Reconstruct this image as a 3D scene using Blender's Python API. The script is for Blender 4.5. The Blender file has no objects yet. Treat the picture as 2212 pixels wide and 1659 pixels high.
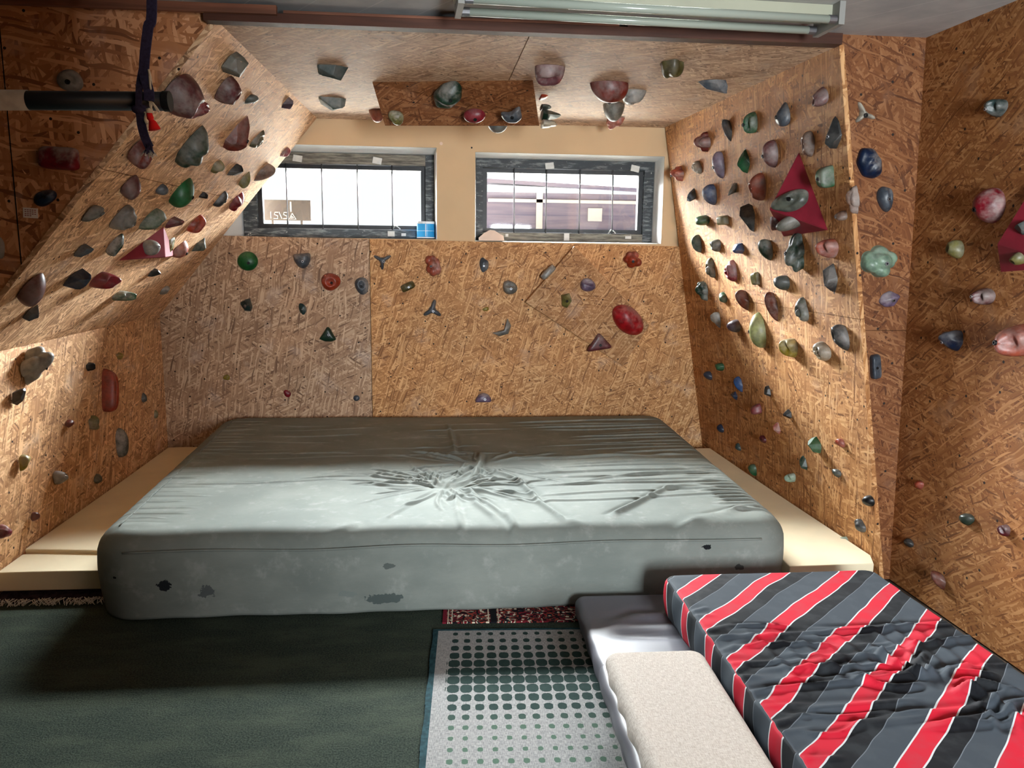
import bpy, bmesh, math, random
import numpy as np
from mathutils import Vector, Matrix
from mathutils.bvhtree import BVHTree

C = bpy.context.scene.collection
V = Vector
PI = math.pi

# ------------------------------------------------------------------ camera
IW, IH, FOC = 2212, 1659, 1700.0
def rad(d): return d * PI / 180
_y, _p, _r = rad(5.4), rad(9.7), rad(0.7)
FW = np.array([math.sin(_y) * math.cos(_p), math.cos(_y) * math.cos(_p), -math.sin(_p)])
_rt = np.array([math.cos(_y), -math.sin(_y), 0.0])
_up = np.cross(_rt, FW)
RT = _rt * math.cos(_r) + _up * math.sin(_r)
UP = -_rt * math.sin(_r) + _up * math.cos(_r)
EYE = np.array([0, 0, 1.5])
cam_d = bpy.data.cameras.new('camera')
cam_d.sensor_fit = 'HORIZONTAL'; cam_d.sensor_width = 36.0
cam_d.lens = 36.0 * FOC / IW
cam_d.clip_start = 0.05; cam_d.clip_end = 200
cam = bpy.data.objects.new('camera', cam_d); C.objects.link(cam)
m = Matrix.Identity(4)
for i in range(3):
    m[i][0] = RT[i]; m[i][1] = UP[i]; m[i][2] = -FW[i]; m[i][3] = EYE[i]
cam.matrix_world = m
bpy.context.scene.camera = cam

def hit(px, py, n, d):
    """Where the sight line through a photo point meets the surface n.P = d."""
    r = FW + RT * (px - IW / 2) / FOC - UP * (py - IH / 2) / FOC
    n = np.asarray(n, float)
    return EYE + r * ((d - n @ EYE) / (n @ r))
def atY(px, py, y): return hit(px, py, (0, 1, 0), y)
def atZ(px, py, z): return hit(px, py, (0, 0, 1), z)
def proj(P):
    v = np.asarray(P) - EYE
    z = v @ FW
    return np.stack([IW / 2 + FOC * (v @ RT) / z, IH / 2 - FOC * (v @ UP) / z], -1)

# ------------------------------------------------------------------ materials
def lin(h):
    h = h.lstrip('#')
    o = []
    for i in (0, 2, 4):
        c = int(h[i:i + 2], 16) / 255
        o.append(c / 12.92 if c <= 0.04045 else ((c + 0.055) / 1.055) ** 2.4)
    return (*o, 1.0)

class NT:
    def __init__(s, name):
        s.m = bpy.data.materials.new(name); s.m.use_nodes = True
        s.t = s.m.node_tree; s.n = s.t.nodes; s.l = s.t.links
        s.n.clear()
        s.out = s.n.new('ShaderNodeOutputMaterial')
        s.b = s.n.new('ShaderNodeBsdfPrincipled')
        s.l.new(s.b.outputs[0], s.out.inputs[0])
    def set(s, sock, v):
        if hasattr(v, 'is_output'): s.l.new(v, sock)
        elif v is not None: sock.default_value = v
    def math(s, op, a, b=None, c=None, clamp=False):
        n = s.n.new('ShaderNodeMath'); n.operation = op; n.use_clamp = clamp
        s.set(n.inputs[0], a)
        if b is not None: s.set(n.inputs[1], b)
        if c is not None: s.set(n.inputs[2], c)
        return n.outputs[0]
    def mix(s, f, a, b, typ='MIX'):
        n = s.n.new('ShaderNodeMix'); n.data_type = 'RGBA'; n.blend_type = typ
        s.set(n.inputs[0], f); s.set(n.inputs[6], a); s.set(n.inputs[7], b)
        return n.outputs[2]
    def coord(s, which='UV'):
        n = s.n.new('ShaderNodeTexCoord'); return n.outputs[which]
    def mapping(s, v, loc=(0, 0, 0), rot=(0, 0, 0), scale=(1, 1, 1)):
        n = s.n.new('ShaderNodeMapping'); s.l.new(v, n.inputs[0])
        n.inputs[1].default_value = loc; n.inputs[2].default_value = rot; n.inputs[3].default_value = scale
        return n.outputs[0]
    def noise(s, v, scale, detail=2, rough=0.5, dim='3D'):
        n = s.n.new('ShaderNodeTexNoise'); n.noise_dimensions = dim
        if v is not None: s.l.new(v, n.inputs['Vector'])
        n.inputs['Scale'].default_value = scale; n.inputs['Detail'].default_value = detail
        n.inputs['Roughness'].default_value = rough
        return n.outputs['Fac'], n.outputs['Color']
    def voro(s, v, scale, dim='2D', rnd=1.0, feature='F1'):
        n = s.n.new('ShaderNodeTexVoronoi'); n.voronoi_dimensions = dim; n.feature = feature
        s.l.new(v, n.inputs['Vector']); n.inputs['Scale'].default_value = scale
        n.inputs['Randomness'].default_value = rnd
        return n
    def ramp(s, f, stops, interp='LINEAR'):
        n = s.n.new('ShaderNodeValToRGB'); n.color_ramp.interpolation = interp
        e = n.color_ramp.elements
        while len(e) < len(stops): e.new(0.5)
        for k, (p, c) in enumerate(stops):
            e[k].position = p; e[k].color = c if len(c) == 4 else (*c, 1)
        s.l.new(f, n.inputs[0]); return n.outputs[0]
    def sep(s, v):
        n = s.n.new('ShaderNodeSeparateXYZ'); s.l.new(v, n.inputs[0]); return n.outputs
    def sepc(s, v):
        n = s.n.new('ShaderNodeSeparateColor'); s.l.new(v, n.inputs[0]); return n.outputs
    def smooth(s, x, a, b):
        n = s.n.new('ShaderNodeMapRange'); n.interpolation_type = 'SMOOTHSTEP'
        s.set(n.inputs[0], x); n.inputs[1].default_value = a; n.inputs[2].default_value = b
        return n.outputs[0]
    def bump(s, h, strength=0.3, dist=0.01):
        n = s.n.new('ShaderNodeBump'); n.inputs['Strength'].default_value = strength
        n.inputs['Distance'].default_value = dist
        s.l.new(h, n.inputs['Height']); s.l.new(n.outputs[0], s.b.inputs['Normal'])
    def fin(s, col=None, rough=0.6, spec=0.3, metal=0.0):
        s.set(s.b.inputs['Base Color'], col); s.set(s.b.inputs['Roughness'], rough)
        s.set(s.b.inputs['Specular IOR Level'], spec); s.b.inputs['Metallic'].default_value = metal
        return s.m

def plain(name, hexcol, rough=0.6, spec=0.3, metal=0.0, vary=0.0, vscale=6.0):
    t = NT(name); c = lin(hexcol)
    if vary:
        f, _ = t.noise(t.coord('Object'), vscale, 3)
        col = t.mix(t.smooth(f, 0.3, 0.7), tuple(x * (1 - vary) for x in c[:3]) + (1,), tuple(min(1, x * (1 + vary)) for x in c[:3]) + (1,))
    else: col = c
    return t.fin(col, rough, spec, metal)

def osb(name, tint=(1, 1, 1), seed=0.0, size=1.0, grey=0.0):
    """Oriented strand board: layers of long flat chips lying every which way."""
    t = NT(name)
    uv = t.coord('UV')
    _, nc = t.noise(t.mapping(uv, (seed, seed * 2, 0)), 7.0, 1, dim='2D')
    wob = t.n.new('ShaderNodeVectorMath'); wob.operation = 'MULTIPLY_ADD'
    t.l.new(nc, wob.inputs[0]); wob.inputs[1].default_value = (0.03, 0.03, 0); t.l.new(uv, wob.inputs[2])
    p = wob.outputs[0]
    ramp = [(0.0, (0.17, 0.085, 0.036)), (0.15, (0.31, 0.165, 0.072)), (0.6, (0.43, 0.255, 0.12)), (1.0, (0.64, 0.455, 0.265))]
    col = None; hgt = None
    rnd = random.Random(int(seed * 100) + 7)
    specs = [(0.3, 11, 80, 0.0), (1.35, 11, 85, 0.42), (2.4, 12, 95, 0.46), (0.75, 10, 105, 0.5), (2.9, 13, 110, 0.55), (1.9, 10, 130, 0.6)]
    for k, (a, sx, sy, thr) in enumerate(specs):
        mp = t.mapping(t.mapping(p, (rnd.random() * 9, rnd.random() * 9, 0), (0, 0, a + rnd.uniform(-.2, .2))), scale=(sx / size, sy / size, 1))
        v = t.voro(mp, 1.0)
        r, g, b = t.sepc(v.outputs['Color'])[:3]
        c = t.ramp(g, ramp)
        if col is None: col, hgt = c, b
        else:
            mask = t.math('GREATER_THAN', r, thr)
            # chips end before their neighbours begin
            mask = t.math('MULTIPLY', mask, t.math('LESS_THAN', v.outputs['Distance'], 0.62))
            col = t.mix(mask, col, c)
            h = t.n.new('ShaderNodeMix'); h.data_type = 'FLOAT'
            t.l.new(mask, h.inputs[0]); t.l.new(hgt, h.inputs[2]); t.l.new(b, h.inputs[3]); hgt = h.outputs[0]
    # broad stains and the odd empty screw hole
    f, _ = t.noise(t.mapping(uv, (seed * 3, 1, 0)), 1.7, 4, 0.6, dim='2D')
    col = t.mix(t.smooth(f, 0.3, 0.75), col, t.mix(1.0, col, (1.12, 1.06, 0.98, 1), 'MULTIPLY'))
    ck, _ = t.noise(t.mapping(uv, (seed * 5, 2, 0)), 4.5, 4, 0.6, dim='2D')
    col = t.mix(t.math('MULTIPLY', t.smooth(ck, 0.56, 0.78), 0.30), col, (0.55, 0.49, 0.44, 1))   # chalk dust
    hole = t.voro(t.mapping(uv, (seed, seed, 0)), 5.0)
    hm = t.math('LESS_THAN', hole.outputs['Distance'], 0.028)
    col = t.mix(1.0, col, (*tint, 1), 'MULTIPLY')
    if grey: 
        hs = t.n.new('ShaderNodeHueSaturation'); hs.inputs['Saturation'].default_value = 1 - grey
        t.l.new(col, hs.inputs['Color']); col = hs.outputs[0]
    col = t.mix(hm, col, (0.02, 0.012, 0.008, 1))
    t.bump(hgt, 0.25, 0.004)
    return t.fin(col, 0.62, 0.28)

OSB = {
    'back_a': osb('osb_greyish', (0.95, 0.93, 0.93), 1.3, size=1.1, grey=0.2),
    'back_b': osb('osb_honey', (1.1, 0.96, 0.8), 2.7, size=0.9),
    'left': osb('osb_pale', (1.38, 1.28, 1.16), 3.9, size=1.25, grey=0.12),  # tint lightened, with lowleft, to brighten the window light on these boards
    'lowleft': osb('osb_straw', (1.36, 1.24, 1.1), 5.2, size=1.1, grey=0.08),
    'right': osb('osb_orange', (1.0, 0.83, 0.67), 6.1, size=1.25),
    'ceil': osb('osb_grey_brown', (1.05, 1.0, 0.96), 7.4, size=1.25, grey=0.25),
    'dark': osb('osb_reddish', (1.15, 0.86, 0.80), 8.8, size=1.7),  # tint raised to lift this board out of too deep shade
    'wedge': osb('osb_worn', (0.86, 0.77, 0.69), 5.9, size=1.0),
    'front': osb('osb_brown', (0.44, 0.28, 0.20), 4.4, size=1.0),  # darkened tint: dimness of narrow board and box put into the colour
    'side': osb('osb_amber', (0.74, 0.53, 0.37), 9.5, size=0.95),  # tint darkened to offset the rear window light on this wall
}

def timber(name, hexcol, dark=0.6, axis=0, rough=0.6):
    t = NT(name); c = lin(hexcol)
    s = [40, 40, 40]; s[axis] = 2.5
    f, _ = t.noise(t.mapping(t.coord('Object'), scale=tuple(s)), 1.0, 4, 0.6)
    f2, _ = t.noise(t.coord('Object'), 3.0, 3)
    col = t.mix(t.smooth(f, 0.35, 0.7), tuple(x * dark for x in c[:3]) + (1,), c)
    col = t.mix(t.smooth(f2, 0.4, 0.75), col, t.mix(1.0, col, (0.75, 0.72, 0.7, 1), 'MULTIPLY'))
    t.bump(f, 0.15, 0.003)
    return t.fin(col, rough, 0.3)

M = {}
M['beam_light'] = timber('planed_pine', '#875640')
M['beam_dark'] = timber('old_pine', '#553122')
M['plaster'] = plain('cream_plaster', '#d8bd97', 0.85, 0.15, vary=0.04, vscale=3)
M['reveal'] = plain('white_limewash', '#eef0ee', 0.8, 0.2, vary=0.03)
M['steel'] = plain('dull_steel', '#7d7d80', 0.4, 0.5, 0.8)
M['bolt'] = plain('zinc_bolt', '#a8aab0', 0.35, 0.5, 0.9)
M['bolt_dark'] = plain('black_bolt', '#121214', 0.5, 0.4, 0.3)
M['red_paint'] = plain('wine_red_paint', '#7c1c2c', 0.5, 0.35, vary=0.22, vscale=9)
M['foam'] = plain('pale_yellow_foam', '#efe3c3', 0.9, 0.1, vary=0.04, vscale=5)
M['enamel'] = plain('ivory_enamel', '#a3a491', 0.35, 0.5, vary=0.05)
M['tube'] = plain('milky_tube', '#98a196', 0.18, 0.5)
M['cap'] = plain('grey_cap', '#8a8a86', 0.5, 0.3)
M['black_pipe'] = plain('black_rubber_pipe', '#0d1016', 0.38, 0.4)
M['tape'] = plain('grey_grip_tape', '#a49d92', 0.85, 0.15, vary=0.12, vscale=40)
M['white_clip'] = plain('white_plastic', '#d8d6cf', 0.5, 0.4, vary=0.08, vscale=30)
M['cord'] = plain('cream_cord', '#d9cdb4', 0.85, 0.15)
M['tassel'] = plain('scarlet_thread', '#e02020', 0.8, 0.2)
M['blue_can'] = plain('sky_blue_print', '#2f9cd8', 0.4, 0.4)
M['white_lid'] = plain('white_lid', '#eef2f4', 0.4, 0.4)
M['clay'] = plain('pinkish_clay', '#e9d3c2', 0.75, 0.2, vary=0.04, vscale=10)
M['paper'] = plain('paper_tag', '#ece4de', 0.8, 0.2)
M['ink'] = plain('red_brown_ink', '#8c3a34', 0.8, 0.2)
M['fringe'] = plain('white_fringe', '#c9c5bd', 0.9, 0.1)
M['yard'] = plain('grey_gravel', '#9c988f', 0.9, 0.1, vary=0.15, vscale=20)
M['room_plain'] = plain('brown_plaster', '#54473c', 0.9, 0.1)
M['groove'] = plain('dark_gap', '#120e0b', 0.9, 0.05)

t = NT('concrete_ceiling')
f, _ = t.noise(t.coord('Object'), 2.2, 5, 0.6)
x = t.sep(t.coord('Object'))
lines = t.math('ABSOLUTE', t.math('SINE', t.math('MULTIPLY_ADD', x[0], 14.0, t.math('MULTIPLY', x[1], 9.0))))
col = t.mix(t.smooth(f, 0.3, 0.7), lin('#a0a0a0'), lin('#c2c0bc'))
col = t.mix(t.math('MULTIPLY', t.math('LESS_THAN', lines, 0.03), 0.5), col, lin('#d8d6d0'))
t.bump(f, 0.3, 0.01)
M['ceiling'] = t.fin(col, 0.9, 0.1)

# weathered dark window paint
t = NT('weathered_black_paint')
f, _ = t.noise(t.mapping(t.coord('Object'), scale=(6, 6, 30)), 2.0, 6, 0.65)
f2, _ = t.noise(t.coord('Object'), 35.0, 4, 0.6)
col = t.mix(t.smooth(f, 0.48, 0.66), lin('#2b3034'), lin('#6e7272'))
col = t.mix(t.smooth(f2, 0.66, 0.74), col, lin('#c8c6c0'))
M['frame'] = t.fin(col, 0.55, 0.35)
t = NT('weathered_grey_board')
f, _ = t.noise(t.mapping(t.coord('Object'), scale=(3, 30, 30)), 2.0, 5, 0.65)
f2, _ = t.noise(t.coord('Object'), 30.0, 4, 0.6)
col = t.mix(t.smooth(f, 0.35, 0.65), lin('#4a463f'), lin('#8b8578'))
col = t.mix(t.smooth(f2, 0.68, 0.75), col, lin('#cac8c2'))
M['grey_board'] = t.fin(col, 0.7, 0.25)
M['sash'] = plain('black_sash_paint', '#17191c', 0.45, 0.4, vary=0.3, vscale=30)

# window glass: mostly clear with a mirror sheen
t = NT('window_glass')
tr = t.n.new('ShaderNodeBsdfTransparent'); tr.inputs[0].default_value = (0.95, 0.97, 0.97, 1)
gl = t.n.new('ShaderNodeBsdfGlossy'); gl.inputs['Roughness'].default_value = 0.03
fr = t.n.new('ShaderNodeFresnel'); fr.inputs[0].default_value = 1.45
mx = t.n.new('ShaderNodeMixShader'); t.l.new(fr.outputs[0], mx.inputs[0]); t.l.new(tr.outputs[0], mx.inputs[1]); t.l.new(gl.outputs[0], mx.inputs[2])
t.l.new(mx.outputs[0], t.out.inputs[0]); t.n.remove(t.b)
M['glass'] = t.m

# climbing resin: object colour, mottled, dusted with chalk (object alpha = how much)
t = NT('climbing_resin')
oi = t.n.new('ShaderNodeObjectInfo')
oc = t.coord('Object')
rl = t.n.new('ShaderNodeVectorMath'); rl.operation = 'ADD'; t.l.new(oc, rl.inputs[0]); t.l.new(oi.outputs['Location'], rl.inputs[1])
f, _ = t.noise(rl.outputs[0], 26.0, 3, 0.55)
f2, _ = t.noise(rl.outputs[0], 75.0, 4, 0.6)
f3, _ = t.noise(rl.outputs[0], 14.0, 3, 0.6)
base = t.mix(t.smooth(f, 0.3, 0.72), t.mix(1.0, oi.outputs['Color'], (0.45, 0.45, 0.47, 1), 'MULTIPLY'), t.mix(1.0, oi.outputs['Color'], (0.92, 0.92, 0.9, 1), 'MULTIPLY'))
gy = t.sep(t.coord('Generated'))[1]
cw = t.math('ADD', t.math('MULTIPLY', f3, 1.0), t.math('MULTIPLY', t.math('SUBTRACT', gy, 0.5), 0.45))
cw = t.math('ADD', cw, t.math('MULTIPLY', t.math('SUBTRACT', f2, 0.5), 0.35))
chalk = t.math('MULTIPLY', t.smooth(cw, 0.42, 0.85), oi.outputs['Alpha'])
chalk = t.math('MULTIPLY', chalk, 0.8, clamp=True)
col = t.mix(chalk, base, (0.50, 0.46, 0.42, 1))
t.bump(f2, 0.18, 0.003)
M['resin'] = t.fin(col, t.math('MULTIPLY_ADD', chalk, 0.35, 0.38), 0.4)

# mat cover: grey-green canvas, scuffed, with worn-through holes on the front
t = NT('grey_green_canvas')
oc = t.coord('Object')
f, _ = t.noise(t.mapping(oc, scale=(1, 1, 2)), 2.6, 5, 0.6)
f2, _ = t.noise(t.mapping(oc, scale=(1, 1, 1)), 13.0, 5, 0.65)
w, _ = t.noise(t.mapping(oc, scale=(30, 220, 220)), 1.0, 2, 0.5)
col = t.mix(t.smooth(f, 0.3, 0.72), lin('#717873'), lin('#858b85'))
col = t.mix(t.math('MULTIPLY', t.smooth(f2, 0.52, 0.75), 0.5), col, lin('#9da19c'))
col = t.mix(t.math('MULTIPLY', w, 0.25), col, lin('#66706e'))
xyz = t.sep(oc)
sp, _ = t.noise(oc, 22.0, 5, 0.65)
def blob(cx, cz, rx, rz, dens):
    dx = t.math('DIVIDE', t.math('SUBTRACT', xyz[0], cx), rx)
    dz = t.math('DIVIDE', t.math('SUBTRACT', xyz[2], cz), rz)
    d = t.math('SQRT', t.math('ADD', t.math('MULTIPLY', dx, dx), t.math('MULTIPLY', dz, dz)))
    d = t.math('ADD', d, t.math('MULTIPLY', t.math('SUBTRACT', sp, 0.5), 2.6))
    k = t.math('MULTIPLY', t.math('LESS_THAN', d, 0.8), dens)
    return t.math('MULTIPLY', k, t.math('LESS_THAN', xyz[1], -1.0))
M['_mat_cover'] = (t, col, blob)

t = NT('grey_satin_cover')
f, _ = t.noise(t.coord('Object'), 4.0, 3)
M['satin'] = t.fin(t.mix(f, lin('#5e5e67'), lin('#72727a')), 0.42, 0.4)

t = NT('beige_weave')
oc = t.coord('Object')
w1, _ = t.noise(t.mapping(oc, scale=(60, 420, 1)), 1.0, 2)
w2, _ = t.noise(t.mapping(oc, scale=(420, 60, 1)), 1.0, 2)
w = t.math('MULTIPLY_ADD', w1, 0.5, t.math('MULTIPLY', w2, 0.5))
t.bump(w, 0.4, 0.002)
M['weave'] = t.fin(t.mix(t.smooth(w, 0.35, 0.65), lin('#b0a69c'), lin('#cfc8bf')), 0.9, 0.1)

# striped cotton, UV in metres across the unrolled cover
t = NT('red_black_striped_cotton')
uv = t.sep(t.coord('UV'))
ang = rad(41)
wn, _ = t.noise(t.coord('UV'), 3.0, 2, dim='2D')
u = t.math('SUBTRACT', t.math('MULTIPLY', uv[0], math.sin(ang)), t.math('MULTIPLY', uv[1], math.cos(ang)))
u = t.math('ADD', u, t.math('MULTIPLY', wn, 0.035))
ph = t.math('FRACT', t.math('ADD', t.math('DIVIDE', u, 0.185), 0.87))
L = lin('#c9ced0'); RD = lin('#c01c32'); BK = lin('#12151a'); GY = lin('#3c444c'); SL = lin('#6b737b')
col = t.ramp(ph, [(0.0, L), (0.022, RD), (0.30, L), (0.322, BK), (0.60, SL), (0.612, GY), (0.62, GY), (0.985, GY)], 'CONSTANT')
f, _ = t.noise(t.coord('UV'), 14.0, 4, dim='2D')
col = t.mix(t.math('MULTIPLY', t.smooth(f, 0.4, 0.7), 0.12), col, lin('#5c6468'))
M['stripe'] = t.fin(col, 0.75, 0.2)

# green carpet
t = NT('green_carpet_pile')
oc = t.coord('Object')
f, _ = t.noise(oc, 160.0, 4, 0.7)
f2, _ = t.noise(t.mapping(oc, scale=(1.2, 3, 1)), 3.0, 4, 0.6)
f3, _ = t.noise(t.mapping(oc, scale=(14, 50, 14)), 1.0, 4, 0.6)
col = t.mix(t.smooth(f, 0.3, 0.7), lin('#1c2321'), lin('#414b40'))
col = t.mix(t.math('MULTIPLY', t.smooth(f2, 0.4, 0.75), 0.4), col, lin('#525a4b'))
col = t.mix(t.math('MULTIPLY', t.smooth(f3, 0.55, 0.75), 0.4), col, lin('#202825'))
t.bump(f, 0.8, 0.006)
M['carpet'] = t.fin(col, 0.95, 0.1)

# dotted rug: rows of dots that swell and fade
t = NT('dotted_rug_weave')
oc = t.coord('Object'); x, y, z = t.sep(oc)[:3]
PX, PY = 0.0458, 0.056
cx = t.math('DIVIDE', x, PX); cy = t.math('DIVIDE', y, PY)
row = t.math('FLOOR', cy)
fx = t.math('SUBTRACT', t.math('FRACT', cx), 0.5); fy = t.math('SUBTRACT', t.math('FRACT', cy), 0.5)
rad_ = t.math('ADD', 0.335, t.math('MULTIPLY', t.math('COSINE', t.math('MULTIPLY', t.math('SUBTRACT', row, -6.5), 2 * PI / 14)), 0.155))
e, _ = t.noise(oc, 130.0, 2)
dd = t.math('POWER', t.math('ADD', t.math('POWER', t.math('ABSOLUTE', fx), 2.6), t.math('POWER', t.math('ABSOLUTE', fy), 2.6)), 1 / 2.6)
dd = t.math('ADD', dd, t.math('MULTIPLY', t.math('SUBTRACT', e, 0.5), 0.09))
dot = t.math('LESS_THAN', dd, rad_)
inx = t.math('MULTIPLY', t.math('GREATER_THAN', x, PX * 0.9), t.math('LESS_THAN', x, PX * 20))
dot = t.math('MULTIPLY', dot, t.math('MULTIPLY', inx, t.math('LESS_THAN', y, 0.0)))
wv, _ = t.noise(t.mapping(oc, scale=(420, 60, 1)), 1.0, 2)
wv2, _ = t.noise(t.mapping(oc, scale=(60, 420, 1)), 1.0, 2)
g = t.mix(t.smooth(t.math('MULTIPLY', t.math('ADD', wv, wv2), 0.5), 0.38, 0.62), lin('#78797a'), lin('#a09f9d'))
rr = t.math('FRACT', t.math('DIVIDE', t.math('ADD', row, 0.0), 14.0))
dk = t.mix(t.smooth(t.math('MULTIPLY', row, -1.0), 10.2, 12.6), lin('#1f302f'), lin('#52695a'))
n3, _ = t.noise(oc, 60.0, 3)
dk = t.mix(t.math('MULTIPLY', n3, 0.35), dk, lin('#43584f'))
col = t.mix(dot, g, dk)
t.bump(t.math('ADD', wv, wv2), 0.3, 0.002)
M['dot_rug'] = t.fin(col, 0.95, 0.1)
M['rug_edge'] = plain('dark_teal_binding', '#243f45', 0.9, 0.1, vary=0.3, vscale=60)

# persian rug
t = NT('persian_rug_weave')
oc = t.coord('Object'); x, y, z = t.sep(oc)[:3]
v = t.voro(t.mapping(oc, scale=(1, 1.0, 1)), 34.0)
r, g_, b_ = t.sepc(v.outputs['Color'])[:3]
mir = t.math('ABSOLUTE', t.math('SUBTRACT', t.math('FRACT', t.math('DIVIDE', x, 0.19)), 0.5))
wv, _ = t.noise(t.mapping(oc, scale=(1, 1.5, 1)), 18.0, 2)
bandv = t.math('FRACT', t.math('ADD', t.math('MULTIPLY', wv, 3.2), t.math('MULTIPLY', mir, 3.0)))
col = t.ramp(bandv, [(0, lin('#1c1418')), (0.3, lin('#6d1f28')), (0.52, lin('#cdbfa8')), (0.66, lin('#1d2428')), (0.84, lin('#8a3a30'))], 'CONSTANT')
col = t.mix(t.math('LESS_THAN', v.outputs['Distance'], 0.2), col, t.ramp(r, [(0, lin('#c9bca6')), (0.4, lin('#7a1f2c')), (0.7, lin('#20292c'))], 'CONSTANT'))
for a, bb, hx in ((0.0, 0.016, '#6d1c2a'), (0.02, 0.024, '#c9bca6'), (0.036, 0.04, '#c9bca6'), (0.185, 0.19, '#c9bca6'), (0.196, 0.222, '#17161a'), (0.226, 0.23, '#bbae9a')):
    k = t.math('MULTIPLY', t.math('GREATER_THAN', x, a), t.math('LESS_THAN', x, bb))
    col = t.mix(k, col, lin(hx))
M['persian'] = t.fin(col, 0.95, 0.1)

t = NT('purple_blue_webbing')
f, _ = t.noise(t.mapping(t.coord('Object'), scale=(1, 1, 1)), 160.0, 2)
M['webbing'] = t.fin(t.mix(f, lin('#242236'), lin('#464262')), 0.85, 0.15)

t = NT('weathered_barn_boards')
oc = t.coord('Object')
f, _ = t.noise(t.mapping(oc, scale=(0.6, 1, 9)), 2.0, 5, 0.6)
z = t.sep(oc)[2]
gap = t.math('LESS_THAN', t.math('FRACT', t.math('DIVIDE', z, 0.16)), 0.12)
col = t.mix(t.smooth(f, 0.3, 0.7), lin('#37333f'), lin('#464048'))  # board colours darkened so the bright yard light doesn't bleach them
col = t.mix(t.math('MULTIPLY', gap, 0.5), col, lin('#2b2b3a'))
M['barn'] = t.fin(col, 0.85, 0.1)
M['barn_trim'] = plain('barn_trim', '#6a6666', 0.8, 0.1)
M['sign'] = plain('brown_sign_face', '#2c2828', 0.6, 0.2)  # face colour darkened well down to counter overexposure by skylight
M['sign_ink'] = plain('white_sign_ink', '#f4f0ea', 0.6, 0.2)

# ------------------------------------------------------------------ mesh helpers
def new_obj(name, me, mat=None, parent=None):
    o = bpy.data.objects.new(name, me); C.objects.link(o)
    if mat is not None: me.materials.append(mat)
    if parent is not None: o.parent = parent
    return o
def from_np(name, verts, faces, smooth=True):
    me = bpy.data.meshes.new(name)
    me.from_pydata([tuple(map(float, v)) for v in verts], [], faces)
    me.validate(); me.update()
    if smooth: me.polygons.foreach_set('use_smooth', [True] * len(me.polygons))
    return me
def tag(o, label=None, cat=None, group=None, kind=None):
    if label: o['label'] = label
    if cat: o['category'] = cat
    if group: o['group'] = group
    if kind: o['kind'] = kind
    return o
def empty(name, loc=(0, 0, 0), rz=0):
    o = bpy.data.objects.new(name, None); C.objects.link(o)
    o.empty_display_size = 0.05; o.location = loc; o.rotation_euler = (0, 0, rz); return o
def bm_obj(name, bm, mat, parent=None, smooth=False, bevel=0.0, segs=2, angle=40):
    if bevel:
        ed = [e for e in bm.edges if len(e.link_faces) == 2 and e.calc_face_angle(0) > rad(angle)]
        bmesh.ops.bevel(bm, geom=ed, offset=bevel, segments=segs, profile=0.5, affect='EDGES')
    bmesh.ops.recalc_face_normals(bm, faces=bm.faces)
    me = bpy.data.meshes.new(name); bm.to_mesh(me); bm.free()
    if smooth: me.polygons.foreach_set('use_smooth', [True] * len(me.polygons))
    return new_obj(name, me, mat, parent)
def add_box(bm, a, b, rot=None):
    a, b = V(a), V(b)
    vs = [bm.verts.new((x, y, z)) for x in (a.x, b.x) for y in (a.y, b.y) for z in (a.z, b.z)]
    for f in ((0, 1, 3, 2), (4, 6, 7, 5), (0, 4, 5, 1), (2, 3, 7, 6), (0, 2, 6, 4), (1, 5, 7, 3)):
        bm.faces.new([vs[i] for i in f])
    return vs
def box(name, a, b, mat, parent=None, bevel=0.0):
    bm = bmesh.new(); add_box(bm, a, b)
    return bm_obj(name, bm, mat, parent, bevel=bevel)
def add_tube(bm, pts, r, segs=10, cap=True):
    pts = [V(p) for p in pts]; rings = []
    rr = r if isinstance(r, (list, tuple)) else [r] * len(pts)
    ref = V((0.3, 0.5, 0.8)).normalized()
    for i, p in enumerate(pts):
        d = (pts[min(i + 1, len(pts) - 1)] - pts[max(i - 1, 0)]).normalized()
        if abs(d.dot(ref)) > 0.95: ref = V((0.9, -0.3, 0.1)).normalized()
        a = d.cross(ref).normalized(); b = d.cross(a)
        rings.append([bm.verts.new(p + (a * math.cos(2 * PI * k / segs) + b * math.sin(2 * PI * k / segs)) * rr[i]) for k in range(segs)])
    for A, B in zip(rings, rings[1:]):
        for k in range(segs): bm.faces.new((A[k], A[(k + 1) % segs], B[(k + 1) % segs], B[k]))
    if cap:
        bm.faces.new(rings[0][::-1]); bm.faces.new(rings[-1])
def tube(name, pts, r, mat, parent=None, segs=10):
    bm = bmesh.new(); add_tube(bm, pts, r, segs)
    return bm_obj(name, bm, mat, parent, smooth=True)
def smooth_path(pts, n=6):
    pts = [np.array(p, float) for p in pts]; P = [pts[0]] + pts + [pts[-1]]; out = []
    for i in range(1, len(P) - 2):
        for k in range(n):
            s = k / n
            a, b, c, d = P[i - 1], P[i], P[i + 1], P[i + 2]
            out.append(0.5 * ((2 * b) + (-a + c) * s + (2 * a - 5 * b + 4 * c - d) * s * s + (-a + 3 * b - 3 * c + d) * s ** 3))
    out.append(pts[-1]); return out

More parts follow.
